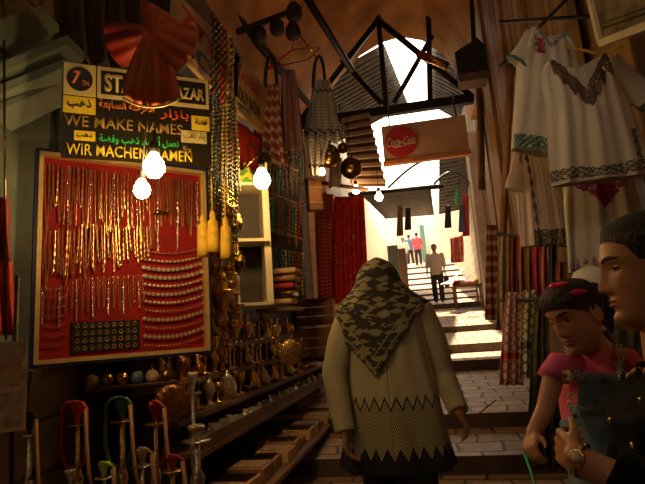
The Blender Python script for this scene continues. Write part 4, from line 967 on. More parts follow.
# lower long dress (magenta)
A = at(588, 96, 2.78)
dress('white_dress', A, (A-at(604, 270, 2.78)).length, [(0, .12), (.1, .15), (.3, .16), (.6, .21), (1, .24)], 'long white dress with magenta triangle, lowest and behind the others', M_white, .06, .08,
      emb=[('magenta_embroidery', M_magenta, lambda x, z, i, j: -.62 < z < -.40 and abs(x+.035) < (.62+z)*.95 and (rnd(i, j, 1) > .22 or abs(x+.035) < .035)),
           ('hem_embroidery', M_lilac, lambda x, z, i, j: j > 138 and (abs((i*.35) % 2-1)*8 < (j-138)*.8) and rnd(i, j, 2) > .3)], yaw=.15, roll=-.0, folds=4, amp=.012)
# left lower (peach)
A = at(532, 140, 2.95)
dress('white_dress', A, (A-at(530, 246, 2.95)).length, [(0, .09), (.15, .12), (1, .155)], 'peach white blouse hanging lowest at the left of the dresses', M_peach, .05, .06, {-1: (-.16, -.30, .05, .055, None)},
      emb=[('front_embroidery', mat('orange embroidery', (.62, .22, .08), .8), lambda x, z, i, j: -.115 < x < -.085 and z > -.14 and rnd(i, j, 1) > .3), ('front_embroidery', M_demb, lambda x, z, i, j: abs(x+.07) < .006+.004*math.sin(z*90) and z < -.1),
           ('hem_embroidery', M_gemb, lambda x, z, i, j: j > 128 and x > -.10 and rnd(i, j, 3) > .35)], yaw=.3, folds=6)
# left upper (teal hem)
A = at(549, 30, 2.75)
def teal(x, z, i, j):
    return (j > 133 and x < .2 and rnd(i, j, 1) > (.2 if (i+j) % 7 < 4 else .7))
dress('white_dress', A, (A-at(536, 157, 2.75)).length, [(0, .10), (.08, .15), (.3, .185), (1, .205)], 'short white tunic with a teal hem and small red flower, upper left', M_white, .10, .085, {-1: (-.19, -.25, .06, .07, M_teal)},
      emb=[('hem_embroidery', M_teal, teal), ('front_embroidery', mat('red embroidery', (.62, .03, .06), .8), lambda x, z, i, j: abs(x+.075) < .012+.004*math.sin(z*150) and -.17 < z < -.075),
           ('front_embroidery', mat('dark green embroidery', (.03, .18, .12), .8), lambda x, z, i, j: .010 < abs(x+.075) < .026 and -.17 < z < -.06 and rnd(i, j, 4) > .55), ('neck_trim', mat('pale blue embroidery', (.30, .42, .45), .8), lambda x, z, i, j: j < 6 and x > -.09 and rnd(i, j, 3) > .4)], yaw=.35, roll=.16, folds=3)
# right upper (dark neckline)
A = at(577, 58, 2.5)
def neck(x, z, i, j):
    if j > 34: return False
    return (abs(x) < .135 and j < 37-abs(x)*95 + 5*math.sin(x*160)) and rnd(i, j, 1) > .22
dress('white_dress', A, (A-at(588, 182, 2.5)).length, [(0, .15), (.08, .19), (.35, .19), (1, .235)], 'white tunic with dark embroidered neckline and grey green hem, upper right', M_white, .17, .115, {1: (.30, -.28, .075, .07, M_gemb)},
      emb=[('neck_embroidery', M_demb, neck), ('hem_embroidery', M_gemb, lambda x, z, i, j: 132 < j < 146 and rnd(i, j, 2) > (.15 if (i//3+j//3) % 2 else .75)), ('side_embroidery', M_gemb, lambda x, z, i, j: .155 < x < .18 and 95 < j < 134 and rnd(i, j, 5) > .35)], yaw=.12, roll=-.03, folds=4, amp=.010)
m = MB(); m.tube([at(556, 44, 2.78), at(600, 54, 2.6), at(622, 46, 2.5)], .008, 6); tag(m.build('coat_hanger', M_yfab), 'yellow plastic hanger holding the upper white tunics', 'hanger')
m = MB(); m.tube([at(500, 22, 3.6), at(660, 12, 2.3)], .012, 8); tag(m.build('clothes_rail', M_black), 'dark rail above the white dresses', 'rail')
# scarves row
SCL = [(504, 236, 330, 13, mat('tan cotton', (.40, .27, .16), .8), 'tan'), (514, 238, 300, 10, mat('maroon cotton', (.20, .03, .03), .8), 'maroon'), (522, 234, 292, 9, mat('salmon cotton', (.50, .16, .12), .8), 'salmon'), (530, 240, 300, 8, mat('olive yellow cotton', (.28, .20, .05), .8), 'olive yellow'),
       (537, 236, 296, 8, mat('deep pink cotton', (.60, .03, .14), .8), 'deep pink'), (545, 240, 300, 9, two_tone('pink zigzag cotton', (.40, .06, .09), (.50, .30, .28), 'stripe', 160), 'pink striped'), (553, 244, 300, 9, mat('dark blue cotton', (.04, .05, .08), .8), 'dark blue'), (561, 262, 312, 12, mat('rust cotton', (.30, .10, .04), .8), 'rust')]
for k, (x, y0_, y1_, w_, mt, nm) in enumerate(SCL):
    hung_scarf(x, y0_, y1_, w_*.8, w_*1.2, 3.45-.03*k, mt, f'{nm} scarf in the hanging row below the peach blouse, {ordw(k+1)} from the left', 2, .025, 0, group='scarves in the row on the right')
m = MB(); m.tube([at(498, 234, 3.5), at(570, 246, 3.2)], .012, 6); tag(m.build('scarf_rail', M_dark), 'dark rail the row of coloured scarves hangs from', 'rail')
hung_scarf(514, 292, 385, 16, 24, 3.1, M_rkeff, 'red and white keffiyeh with fringe hanging left of the girl', 3, .03, -3, 'keffiyeh', cat='keffiyeh')
hung_scarf(530, 290, 378, 12, 16, 3.05, M_gkeff, 'cream and black keffiyeh hanging between the red one and the girl', 2, .03, -3, 'keffiyeh', cat='keffiyeh')
hung_scarf(542, 296, 392, 12, 22, 3.0, mat('olive print cotton', (.16, .13, .04), .8, var=.5, scale=30), 'olive printed scarf hanging just left of the girl', 3, .03, -2)
hung_scarf(546, 375, 470, 30, 40, 2.6, mat('dark olive floral cotton', (.06, .05, .025), .8, var=.6, scale=40), 'dark floral cloth hanging low behind the girl', 4, .03, 0, 'floral_cloth', cat='cloth')
hung_scarf(622, 330, 420, 60, 60, 2.4, mat('olive brown print cotton', (.14, .10, .04), .8, var=.5, scale=25), 'olive brown cloth behind the girl and the woman in black', 4, .03, 0, 'printed_cloth', cat='cloth')
hung_scarf(492, 225, 320, 10, 14, 5.2, M_brownscarf, 'narrow striped cloth hanging by the pale pier on the right wall', 2, .03)
c_ = at(592, 283, 2.2); t = thing('knitted_hat', c_, 'small white knitted cap showing behind the girl', 'cap'); m = MB(); m.lathe([(.085, -.06), (.085, 0), (.06, .05), (.001, .075)], 20); m.build('crown', M_white, t)
m = MB(); m.tube([at(500, 300, 3.25), at(660, 300, 2.2)], .01, 6); tag(m.build('scarf_rail', M_dark), 'thin dark rail behind the girl that carries the keffiyehs', 'rail')
# low stone ledge at right where goods hang
t = tag(MB().box((1.06, 3.2, .6), (.3, 3.2, .9), bev=.02).build('stall_ledge', M_dark, smooth=False), 'dark ledge under the hanging scarves on the right', 'ledge')

# ================================================================== FAR STREET GOODS
sheet('red_carpet', [at(450, 238, 14.6), at(463, 235, 14.2), at(464, 262, 14.2), at(451, 263, 14.6)], 2, .03, M_carpet, 'red patterned carpet hanging on the sunlit wall right of the man', 'carpet')
sheet('green_banner', [at(456, 186, 12.5), at(459, 192, 12.4), at(458, 204, 12.4), at(453, 207, 12.5)], 1, .02, mat('green cloth', (.05, .32, .10), .7), 'small green banner under the right awning', 'banner')
for k, (x, y0_, y1_, mt, nm) in enumerate(((448, 205, 228, M_dtrous, 'dark'), (462, 205, 232, mat('blue cloth far', (.10, .14, .25), .8), 'blue'), (466, 195, 236, M_red, 'red'), (400, 206, 236, mat('brown cloth far', (.2, .08, .04), .8), 'brown'), (408, 208, 230, M_dtrous, 'black'))):
    hung_scarf(x, y0_, y1_, 5, 7, 12.6 if x > 430 else 14.5, mt, f'{nm} garment hanging far down the lane {"right" if x > 430 else "left"} of the man', 1, .04, 0, 'hanging_garment', cat='garment')
c_ = at(462, 287, 13.6); t = thing('goods_table', (c_.x+.1, c_.y, floor_z(13.6)), 'stall table heaped with red goods right of the walking man', 'table'); hz = c_.z-t.location.z
MB().box((0, 0, hz), (.7, .9, .05)).build('top', M_wood, t, smooth=False)
for sx in (-.3, .3):
    for sy in (-.4, .4): MB().box((sx, sy, hz/2), (.05, .05, hz)).build('leg', M_wood, t, smooth=False)
for k in range(8):
    m = MB(); m.ball((0, 0, 0), (.12, .1, .07), seg=10); o = m.build('goods_bag', [M_red, M_white, M_pink, M_yfab][k % 4]); o.location = (c_.x-.12+.14*(k % 4), c_.y-.2+.35*(k//4), c_.z+.09); tag(o, f"{('red', 'white', 'pink', 'yellow')[k%4]} bundle on the stall table, {'near' if k < 4 else 'far'} row", 'bundle', 'bundles on the stall table')
sheet('pale_awning', [at(463, 268, 13.4), at(452, 280, 13.6), at(440, 284, 13.2), at(452, 284, 12.8)], 2, .02, M_white, 'pale cloth draped over the stall right of the man', 'cloth')
for k, (x, y, Y, w_, h_, mt, lb) in enumerate(((390, 222, 17, .35, 1.7, M_green, 'green shopfront panel far down on the left side'), (398, 215, 19, .30, 1.5, mat('brown shop door', (.22, .13, .08), .7), 'brown shop door far down on the left side'), (423, 240, 28, .25, 2.2, mat('teal shutter', (.12, .30, .28), .6), 'teal shutter post beside the bright lane end'))):
    c_ = at(x, y, Y); c_.z = floor_z(Y)+h_/2; t = thing('closed_shopfront', c_, lb, 'shop front'); MB().box((0, 0, 0), (w_, .12, h_), bev=.01).build('panel', mt, t, smooth=False); MB().box((0, -.07, 0), (w_*.7, .02, h_*.8)).build('inset', mt, t, smooth=False)

# ================================================================== PEOPLE
HW = smooth_tab([(-.118, .020), (-.112, .034), (-.095, .046), (-.07, .056), (-.04, .065), (0, .071), (.03, .075), (.06, .072), (.09, .057), (.106, .034), (.116, .004)], 80)
HF = smooth_tab([(-.118, .045), (-.112, .066), (-.095, .080), (-.07, .079), (-.04, .080), (0, .084), (.03, .090), (.06, .085), (.09, .064), (.106, .036), (.116, .004)], 80)
HB = smooth_tab([(-.118, .0), (-.095, .012), (-.07, .045), (-.04, .078), (0, .099), (.03, .106), (.06, .10), (.09, .075), (.106, .042), (.116, .004)], 80)
def G(x, s_): return math.exp(-(x/s_)**2)
def disp(x, z, child=False):
    k = .75 if child else 1.
    d = 0
    if z > -.036: nz = interp([(-.036, .023), (-.026, .025), (-.012, .017), (.005, .009), (.022, .004), (.035, 0)], z)
    else: nz = .023*max(0, 1-(-.036-z)/.008)
    sx = interp([(-.04, .013), (-.03, .011), (-.01, .007), (.02, .008)], z)
    d += k*nz*G(x, sx) + k*.007*G(abs(x)-.013, .006)*G(z+.033, .007)
    d += .004*G(z-.030, .008)*G(abs(x)-.028, .022)
    d -= .009*G(abs(x)-.031, .014)*G(z-.010, .011)
    d += .004*G(abs(x)-.038, .018)*G(z+.025, .02)
    lw = G(x, .021)
    d += lw*(.0075*G(z+.0545, .0045)+.0078*G(z+.066, .005)-.003*G(z+.060, .002))
    d -= .004*G(z+.077, .006)*G(x, .02)
    d += (.004 if child else .007)*G(z+.096, .012)*G(x, .02)
    return d
def fy(x, z, child=False):
    w_ = interp(HW, z); f = interp(HF, z); q = max(0., 1-(x/w_)**2); return f*q**.5+disp(x, z, child)
def add_head(m, M, child=False, sc=1.):
    nz_, na = 90, 96; R = []
    for k in range(nz_+1):
        z = lerp(-.1175, .1155, k/nz_); w_ = interp(HW, z); f = interp(HF, z); b = interp(HB, z); ring = []
        for a in range(na):
            th = 2*PI*a/na; x = w_*math.sin(th); c_ = math.cos(th); y = f*c_ if c_ > 0 else b*c_
            if c_ > 0: y += disp(x, z, child)*min(1, c_*2.5)
            ring.append(M @ (V((x, y, z))*sc))
        R.append(ring)
    m.rings(R)
    for sg in (-1, 1):
        E = M @ Matrix.Translation(V((sg*.073, -.008, -.004))*sc) @ Matrix.Rotation(sg*.35, 4, 'Z') @ Matrix.Rotation(-.15, 4, 'X')
        P = [E @ (V((sg*(.004+.007*max(0, math.sin(2*PI*i/16+1))), .017*math.cos(2*PI*i/16), .030*math.sin(2*PI*i/16)))*sc) for i in range(17)]
        m.tube(P, .0042*sc, 6); m.ball(E @ (V((0, 0, 0))*sc), tuple(q*sc for q in (.006, .014, .026)), (E.to_3x3()), 10)
def patch(m, M, sc, x0_, x1_, zf0, zf1, off, child, n_=14, r_=5):
    P = []
    for i in range(n_+1):
        x = lerp(x0_, x1_, i/n_); row = []
        for j in range(r_+1):
            z = lerp(zf0(i/n_), zf1(i/n_), j/r_); row.append(M @ (V((x, fy(x, z, child)+off*math.sin(PI*j/r_)*.999+.0005, z))*sc))
        P.append(row)
    m.grid(P)
def face_parts(t, M, child=False, sc=1., ez=.010, lidz=0., browmat=M_hair):
    for sg in (-1, 1):
        x = sg*.031; y = fy(x, ez, child)-.0085; E = M @ Matrix.Translation(V((x, y, ez))*sc)
        MB().ball(E @ V((0, 0, 0)), .0122*sc, E.to_3x3(), 16).build('eyeball', M_eye, t)
        MB().ball(E @ (V((0, .0078, -.001-lidz))*sc), tuple(q*sc for q in (.0068, .0052, .0068)), E.to_3x3(), 12).build('iris', M_iris, t)
        m = MB(); P = []
        for i in range(9):
            a = lerp(-1.25, 1.25, i/8); row = []
            for j in range(7):
                b = lerp(.12-lidz*40, 1.4, j/6); row.append(E @ (V((.0132*math.sin(a)*math.cos(b*.8), .0132*math.cos(a)*math.cos(b), .0132*math.sin(b)-.001*math.cos(a)))*sc))
            P.append(row)
        m.grid(P); m.build('eyelid', M_skinG if child else M_skinM, t, solid=.0012*sc)
        m = MB(); m.tube([E @ (V((.0140*math.sin(a), .0140*math.cos(a), .0012-lidz*.5+(-.003 if abs(a) > 1 else 0)))*sc) for a in (-1.3, -.8, -.3, .3, .8, 1.3)], [.0009*sc, .0018*sc, .0022*sc, .0022*sc, .0018*sc, .0009*sc], 5); m.build('lashes', M_hair, t)
        m = MB(); s0 = min(sg*.012, sg*.052); s1 = max(sg*.012, sg*.052)
        def arch(q, sg=sg): q = q if sg > 0 else 1-q; return .024+.0085*math.sin(min(1, q*1.15)*PI*.72)
        patch(m, M, sc, s0, s1, lambda q: arch(q)-.0042*math.sin(PI*min(1, max(0, q*.8+.1))), lambda q: arch(q)+.0036*math.sin(PI*min(1, max(0, q*.8+.1))), .0014, child); m.build('eyebrow', browmat, t)
    m = MB()
    patch(m, M, sc, -.023, .023, lambda q: -.0600, lambda q: -.0600+.0085*math.sin(PI*q)**.7*(1-.18*G(q-.5, .08)), .0012, child)
    patch(m, M, sc, -.021, .021, lambda q: -.0608-.0095*math.sin(PI*q)**.8, lambda q: -.0608, .0015, child); m.build('lips', M_lips, t)
def hair_cap(m, M, sc, line, off=.012, bump=.0, zmin=-.06):
    nz_, na = 50, 90; P = []
    for a in range(na+1):
        row = []
        for k in range(nz_+1):
            # th from front hairline around the back
            th = lerp(-PI, PI, a/na); low = line(th); z = lerp(low, .1155, k/nz_); w_ = interp(HW, z); f = interp(HF, z); b = interp(HB, z)
            x = w_*math.sin(th); c_ = math.cos(th); y = f*c_ if c_ > 0 else b*c_
            n = V((math.sin(th), c_, max(0, z)*8)).normalized(); o_ = off*min(1, .10+k/nz_*2.2)*(1+bump*math.sin(th*40))
            row.append(M @ ((V((x, y, z))+n*o_)*sc))
        P.append(row)
    m.grid(P)
def hand(m, W_, d, nrm, thumb, s_=1., curl=(20, 25, 20), spread=.05, thumb_out=.7, fr=.0085):
    X = V(d).normalized(); Z = V(nrm); Z = (Z-X*Z.dot(X)).normalized(); Yv = Z.cross(X)
    if Yv.dot(V(thumb)) < 0: Yv = -Yv
    W_ = V(W_); f = lambda x, y, z: W_+(X*x+Yv*y+Z*z)*s_
    K = [(.088, .030), (.092, .010), (.087, -.011), (.078, -.030)]; Ls = [(.042, .026, .020), (.046, .029, .022), (.042, .027, .021), (.033, .021, .018)]
    for (kx, ky) in K: m.tube([f(0, ky*.55, 0), f(kx*.5, ky*.85, .002), f(kx, ky, 0)], [.017*s_, .0155*s_, .0115*s_], 10, True)
    m.tube([f(.01, 0, 0), f(.07, 0, -.002)], [.018*s_, .017*s_], 10, True)
    for (kx, ky), L_ in zip(K, Ls):
        a = 0; p = f(kx, ky, 0); pts = [p]; sp = ky*spread*20
        for q in range(3):
            a += math.radians(curl[q]); dirv = (X*math.cos(a)-Z*math.sin(a)+Yv*sp*.12).normalized(); p = p+dirv*L_[q]*s_; pts.append(p)
        m.tube(pts, [fr*1.1*s_, fr*s_, fr*.92*s_, fr*.75*s_], 10, True)
    p = f(.022, .022, -.004); q = p+(X*.6+Yv*thumb_out-Z*.2).normalized()*.038*s_; r_ = q+(X*.8+Yv*thumb_out*.45-Z*.25).normalized()*.026*s_; u = r_+(X*.95+Yv*.1-Z*.25).normalized()*.020*s_
    m.tube([p, q, r_, u], [.015*s_, .0115*s_, .0100*s_, .0078*s_], 10, True)
def ring_(c_, rx, ry, R3, n_=28, z=0, pw=1.): 
    return [V(c_)+R3 @ V((rx*math.sin(2*PI*i/n_), ry*math.cos(2*PI*i/n_), 0)) for i in range(n_)]

# ------------------------------------------------ the walking woman (back view)
WY = 2.8; wf = floor_z(WY); wx = at(386, 330, WY).x; H = 1.62
Lw = V((wx, WY, wf)); wom = thing('person', Lw, 'person walking away in a printed headscarf and khaki zigzag tunic', 'person', rz=0)
def wl(px, py, Y=WY): return at(px, py, Y)-Lw
hdc = V((wl(378, 285).x, .03, wl(378, 280).z-.0)); hdM = Matrix.Translation(hdc) @ Matrix.Rotation(-.12, 4, 'Z')
m = MB(); add_head(m, hdM)
m.tube([hdc+V((0, -.02, -.08)), (0, 0, 1.33)], [.055, .06], 14, True)
I3 = Matrix.Identity(3)
m.rings([ring_((0, 0, z), rx, ry, I3) for z, rx, ry in ((.70, .15, .11), (.80, .165, .12), (.95, .14, .10), (1.1, .14, .10), (1.25, .16, .10), (1.32, .14, .08), (1.37, .06, .05))])
shL, shR = V((-.185, 0, 1.29)), V((.185, 0, 1.29))
elL, wrL = wl(334, 375, 2.72), wl(345, 432, 2.62); elR, wrR = wl(443, 375, 2.85), wl(459, 412, 2.7)
for a, b, c_ in ((shL, elL, wrL), (shR, elR, wrR)): m.tube([a, b, c_], [.05, .04, .028], 12, True)
hand(m, wrL, (.05, .05, -1), (-1, 0, 0), (0, 1, 0), .95, (25, 30, 25)); hand(m, wrR, (.35, .3, -.8), (1, 0, .3), (0, 1, 0), .95, (25, 30, 25))
for sx, fy_ in ((-.09, .16), (.09, -.10)):
    m.tube([(sx, 0, .78), (sx*1.0, fy_*.4, .42), (sx, fy_, .09)], [.085, .058, .036], 14, True); m.tube([(sx, fy_-.04, .04), (sx, fy_+.06, .035), (sx, fy_+.14, .03)], [.033, .033, .024], 10, True)
m.build('body', M_skinD, wom, remesh=.007)
# trousers, shoes
for sx, fy_ in ((-.09, .16), (.09, -.10)):
    m = MB(); m.tube([(sx, 0, .80), (sx*1.05, fy_*.4, .45), (sx*1.05, fy_*.9, .10)], [.11, .105, .10], 18); m.build('trouser_leg', M_dtrous, wom)
    m = MB(); m.tube([(sx, fy_-.06, .045), (sx, fy_+.06, .042), (sx, fy_+.16, .034)], [.040, .042, .030], 12, True); m.build('shoe', M_black, wom)
# tunic: closed loft with zigzag border by uv
hemz = wl(395, 466).z; tb = []
xo = lambda z: interp([(hemz, wl(398, 466).x), (wl(395, 405).z, wl(393, 405).x), (1.2, .0)], z)
rtab = smooth_tab([(hemz, .295), (hemz+.12, .27), (hemz+.32, .245), (hemz+.5, .225), (1.12, .215), (1.25, .212), (1.31, .185), (1.36, .10), (1.385, .06)])
NR, NA = 60, 120; P = []
for i in range(NA+1):
    th = 2*PI*i/NA; row = []
    for j in range(NR+1):
        z = lerp(hemz, 1.385, j/NR); r_ = interp(rtab, z); fold = .014*max(0, 1-(z-hemz)/.6)*math.sin(th*7+1)+.004*math.sin(th*13+z*9); row.append(V((xo(z)+(r_+fold)*math.sin(th), (r_*.62+fold)*-math.cos(th), z)))
    P.append(row)
m = MB(); m.grid(P, uvf=lambda a, b: (a/NA, (1.385-hemz)*b/NR)); m.build('tunic', M_tunic, wom, solid=.004, fix=True)
for a, b, c_, nm in ((shL, elL, wrL, 'l'), (shR, elR, wrR, 'r')):
    m = MB(); a2 = a+V((0, 0, -.005)); P = [a2*1.0, a.lerp(b, .5)+V((-.01 if a.x < 0 else .012, 0, 0)), b, b.lerp(c_, .6), c_]; m.tube(P, [.072, .074, .066, .056, .052], 20); o = m.build('sleeve', M_khaki, wom, remesh=.008)
m = MB(); p = wrR+V((.03, .02, -.06)); m.tube([p, p+V((.16, .05, .10))], .004, 6); tag(m.build('thin_stick', M_red), 'short thin reddish stick in the hand of the woman in the headscarf', 'stick').location = Lw
# headscarf
tipz = wl(372, 375).z; topz = hdc.z+.128
rx_t = smooth_tab([(tipz-.02, .235), (1.05, .24), (1.24, .262), (1.31, .255), (1.37, .170), (1.43, .125), (1.50, .108), (hdc.z+.02, .104), (hdc.z+.07, .094), (hdc.z+.105, .066), (topz, .01)])
ryb = smooth_tab([(tipz-.02, .168), (1.05, .165), (1.22, .155), (1.30, .150), (1.38, .148), (1.46, .142), (hdc.z+.02, .138), (hdc.z+.07, .118), (hdc.z+.105, .075), (topz, .01)])
NA, NR = 140, 90; P = []
for i in range(NA+1):
    th = lerp(-PI, PI, i/NA)      # 0 = back (-y)
    xs_ = math.sin(th); low = min(tipz+abs(xs_*.25+.055)*1.25, 1.29) if abs(th) < 1.7 else 1.25
    row = []
    for j in range(NR+1):
        z = lerp(low, topz, j/NR); cx_ = interp([(1.2, -.012), (1.45, hdc.x), (1.7, hdc.x)], z); cy_ = interp([(1.2, 0), (1.45, hdc.y-.0), (1.7, hdc.y)], z)
        rx = interp(rx_t, z); ry = interp(ryb, z); hd_ = max(0, math.cos(th)); fold = .008*math.sin(th*9+z*14)*min(1, max(0, (1.5-z)*4))*(1 if z < 1.5 else 0)
        ysc = ry if math.cos(th) > 0 else min(ry, .10)*1.05
        row.append(V((cx_+(rx+fold)*math.sin(th), cy_-(ysc+fold)*math.cos(th), z)))
    P.append(row)
m = MB(); m.grid(P, uvf=lambda a, b: (a/NA, (P[min(a, NA)][b].z-P[min(a, NA)][0].z))); m.build('headscarf', M_scarf, wom, solid=.004)
# fold roll of scarf over the nape
m = MB(); m.tube([V((hdc.x-.07, hdc.y-.10, 1.50)), V((hdc.x-.02, hdc.y-.135, 1.455)), V((hdc.x+.05, hdc.y-.12, 1.44)), V((hdc.x+.10, hdc.y-.06, 1.47))], [.008, .016, .016, .008], 10, True); m.build('scarf_fold', M_scarf, wom)

# ------------------------------------------------ woman in black (right edge)
HC = at(650, 270, 1.12); mrz = math.radians(84); Lm = V((HC.x+.12, HC.y-.02, .02)); mum = thing('person', Lm, 'person in a black jacket with gold buttons, seen in profile holding the girl', 'person')
RM = Matrix.Rotation(mrz, 4, 'Z')
hM = Matrix.Translation(HC-Lm) @ RM @ Matrix.Rotation(-.03, 4, 'X')
hc = HC-Lm; F = (RM @ V((0, 1, 0))); Lf = (RM @ V((-1, 0, 0)))    # forward, her left (towards viewer)
R3 = RM.to_3x3()
m = MB(); add_head(m, hM, False, .96)
nb = hc-F*.02+V((0, 0, -.172)); m.tube([hc-F*.02+V((0, 0, -.075)), nb], [.052, .058], 16, True)
tc_ = V((nb.x, nb.y, 0))-F*.012
m.rings([ring_((tc_.x, tc_.y, z), rx, ry, R3) for z, rx, ry in ((.75, .16, .12), (.9, .17, .12), (1.05, .14, .10), (1.2, .15, .11), (nb.z-.08, .16, .09), (nb.z-.02, .09, .07))])
shl = tc_+Lf*.18+V((0, 0, nb.z-.07)); shr = tc_-Lf*.18+V((0, 0, nb.z-.07))
ell = at(676, 512, .98)-Lm; wrl = at(577, 458, 1.06)-Lm
m.tube([shl, ell, wrl], [.05, .040, .024], 14, True)
m.tube([ell.lerp(wrl, .15), wrl], [.038, .025], 14, True)
hd_dir = (at(556, 442, 1.14)-Lm)-wrl
hand(m, wrl, hd_dir, V((-.8, -.6, .1)), V((0, 0, 1)), .80, (38, 42, 30), .05, .8)
elr = shr-F*-.10+V((0, 0, -.26)); wrr = elr+F*.10+Lf*-.05+V((0, 0, -.16)); m.tube([shr, elr, wrr], [.05, .04, .027], 12, True); hand(m, wrr, F+V((0, 0, -.8)), V((0, 0, -1))-F, Lf, .9, (30, 30, 20))
for sg in (-1, 1):
    hp = tc_+Lf*.09*sg+V((0, 0, .80)); m.tube([hp, hp+V((0, 0, -.36))+F*.01, hp+V((0, 0, -.74))], [.085, .055, .036], 14, True); ft = hp+V((0, 0, -.76)); m.tube([ft, ft+F*.08, ft+F*.15], [.034, .03, .022], 10, True)
mb_ = m.build('body', M_skinM, mum, remesh=.0035)
face_parts(mum, hM, False, .96)
m = MB()
def mline(th):
    a = abs(th); return interp([(0, .070), (.55, .066), (.95, .052), (1.2, .02), (1.5, .015), (1.75, -.02), (2.1, -.07), (PI, -.075)], a)
hair_cap(m, hM, .96, mline, .013, .03)
m.build('hair', M_hair, mum, solid=.002)
m = MB(); m.ball(hM @ V((0, -.125, .01)), (.05, .045, .05), R3, 16); m.build('hair_bun', M_hair, mum)
# jacket
jm = MB(); jz = [(.68, .23, .15, 0), (.80, .22, .14, 0), (.95, .19, .12, 0), (1.06, .175, .115, 0), (1.16, .185, .125, .010), (1.24, .195, .130, .015), (nb.z-.14, .20, .125, .012), (nb.z-.08, .185, .11, .01), (nb.z-.035, .13, .095, 0), (nb.z-.012, .085, .078, 0)]
Rg = []
for k in range(60):
    z = lerp(.68, nb.z-.012, k/59); rx = interp([(a, b) for a, b, _, _ in jz], z); ry = interp([(a, c_) for a, _, c_, _ in jz], z); of = interp([(a, d) for a, _, _, d in jz], z)
    Rg.append([V((tc_.x, tc_.y, z))+F*of+R3 @ V(((rx+.004*math.sin(i*.9+z*20))*math.sin(2*PI*i/64), (ry+.003*math.sin(i*1.1+z*26))*math.cos(2*PI*i/64), 0)) for i in range(64)])
# V neckline : lower the front top rings
for k in range(46, 60):
    for i in range(64):
        a = min(i, 64-i)/64*2*PI; d = max(0, 1-a/.45)*(.0025*(k-45)); Rg[k][i] = Rg[k][i]+V((0, 0, -d))
jm.rings(Rg, cap=False)
jbv = BVHTree.FromBMesh(jm.bm); jo = jm.build('jacket', M_jacket, mum, solid=.006)
sl = MB(); cuff = wrl.lerp(ell, .40); sl.tube([shl+V((0, 0, .0)), shl.lerp(ell, .5)+Lf*.01, ell, ell.lerp(cuff, .6), cuff], [.082, .078, .066, .058, .056], 24); sbv = BVHTree.FromBMesh(sl.bm); sl.build('sleeve', M_jacket, mum, remesh=.006)
sl = MB(); sl.tube([shr, elr, wrr.lerp(elr, .2)], [.078, .065, .05], 20); sl.build('sleeve', M_jacket, mum)
cO = V((0, 0, CAMZ))-Lm
def on(bv, px, py, lift=.004):
    h = bv.ray_cast(cO, ray(px, py).normalized()); 
    return (h[0]+h[1].normalized()*(lift if h[1].dot(ray(px, py)) < 0 else -lift), h[1]) if h[0] else (None, None)
for (x, y, bv) in ((614, 391, jbv), (611, 420, jbv), (634, 445, sbv), (605, 382, jbv), (642, 400, jbv)):
    p, nn = on(bv, x, y, .006)
    if p is None: p, nn = on(jbv, x, y, .006)
    if p: MB().ball(p, (.007, .007, .007), seg=10).build('button', M_gold, mum)
def surf_strip(pts, r_, name, mt, par, bv):
    P = []
    for (a, b) in zip(pts, pts[1:]):
        for k in range(5): p, _ = on(bv, lerp(a[0], b[0], k/5), lerp(a[1], b[1], k/5)); P.append(p) if p else None
    if len(P) > 2: MB().tube(P, r_, 6).build(name, mt, par)
surf_strip([(645, 366), (634, 372), (620, 383), (612, 384)], .006, 'gold_braid', M_braid, mum, jbv)
surf_strip([(627, 352), (622, 364), (614, 378), (611, 384)], .005, 'gold_braid', M_braid, mum, jbv)
sk = MB(); sk.rings([[V((tc_.x, tc_.y, 0))+V((0, 0, z))+R3 @ V((rx*math.sin(2*PI*i/40), ry*math.cos(2*PI*i/40), 0)) for i in range(40)] for z, rx, ry in ((.10, .26, .22), (.4, .22, .18), (.72, .19, .15), (.84, .17, .13))], cap=False); sk.build('skirt', M_dtrous, mum, solid=.005)
for sg in (-1, 1): ft = tc_+Lf*.09*sg; MB().tube([ft+V((0, 0, .04)), ft+F*.08+V((0, 0, .04)), ft+F*.17+V((0, 0, .035))], [.042, .042, .03], 12, True).build('shoe', M_black, mum)
# watch
wv = (wrl-ell).normalized(); wp = wrl-wv*.006; e1 = wv.orthogonal().normalized(); e2 = wv.cross(e1)
t = thing('wrist_watch', Lm+wp, 'gold and silver wrist watch on the wrist holding the girl', 'watch')
P = [(e1*math.cos(2*PI*i/24)+e2*math.sin(2*PI*i/24))*.0285 for i in range(25)]; m = MB()
for i in range(24): m.ball(P[i], (.006, .006, .006), seg=6)
m.tube(P, .0045, 6); m.build('bracelet', M_silver, t)
dv = (V((0, 0, CAMZ))-(Lm+wp)); dv = (dv-wv*dv.dot(wv)).normalized(); M3 = dv.to_track_quat('Z', 'Y').to_matrix()
MB().lathe([(.001, .024), (.014, .024), (.015, .029), (.013, .033), (.001, .0335)], 20, (0, 0, 0), M3).build('watch_case', M_gold, t); MB().lathe([(.001, .0336), (.0115, .0336), (.001, .0345)], 20, (0, 0, 0), M3).build('dial', M_cream, t)

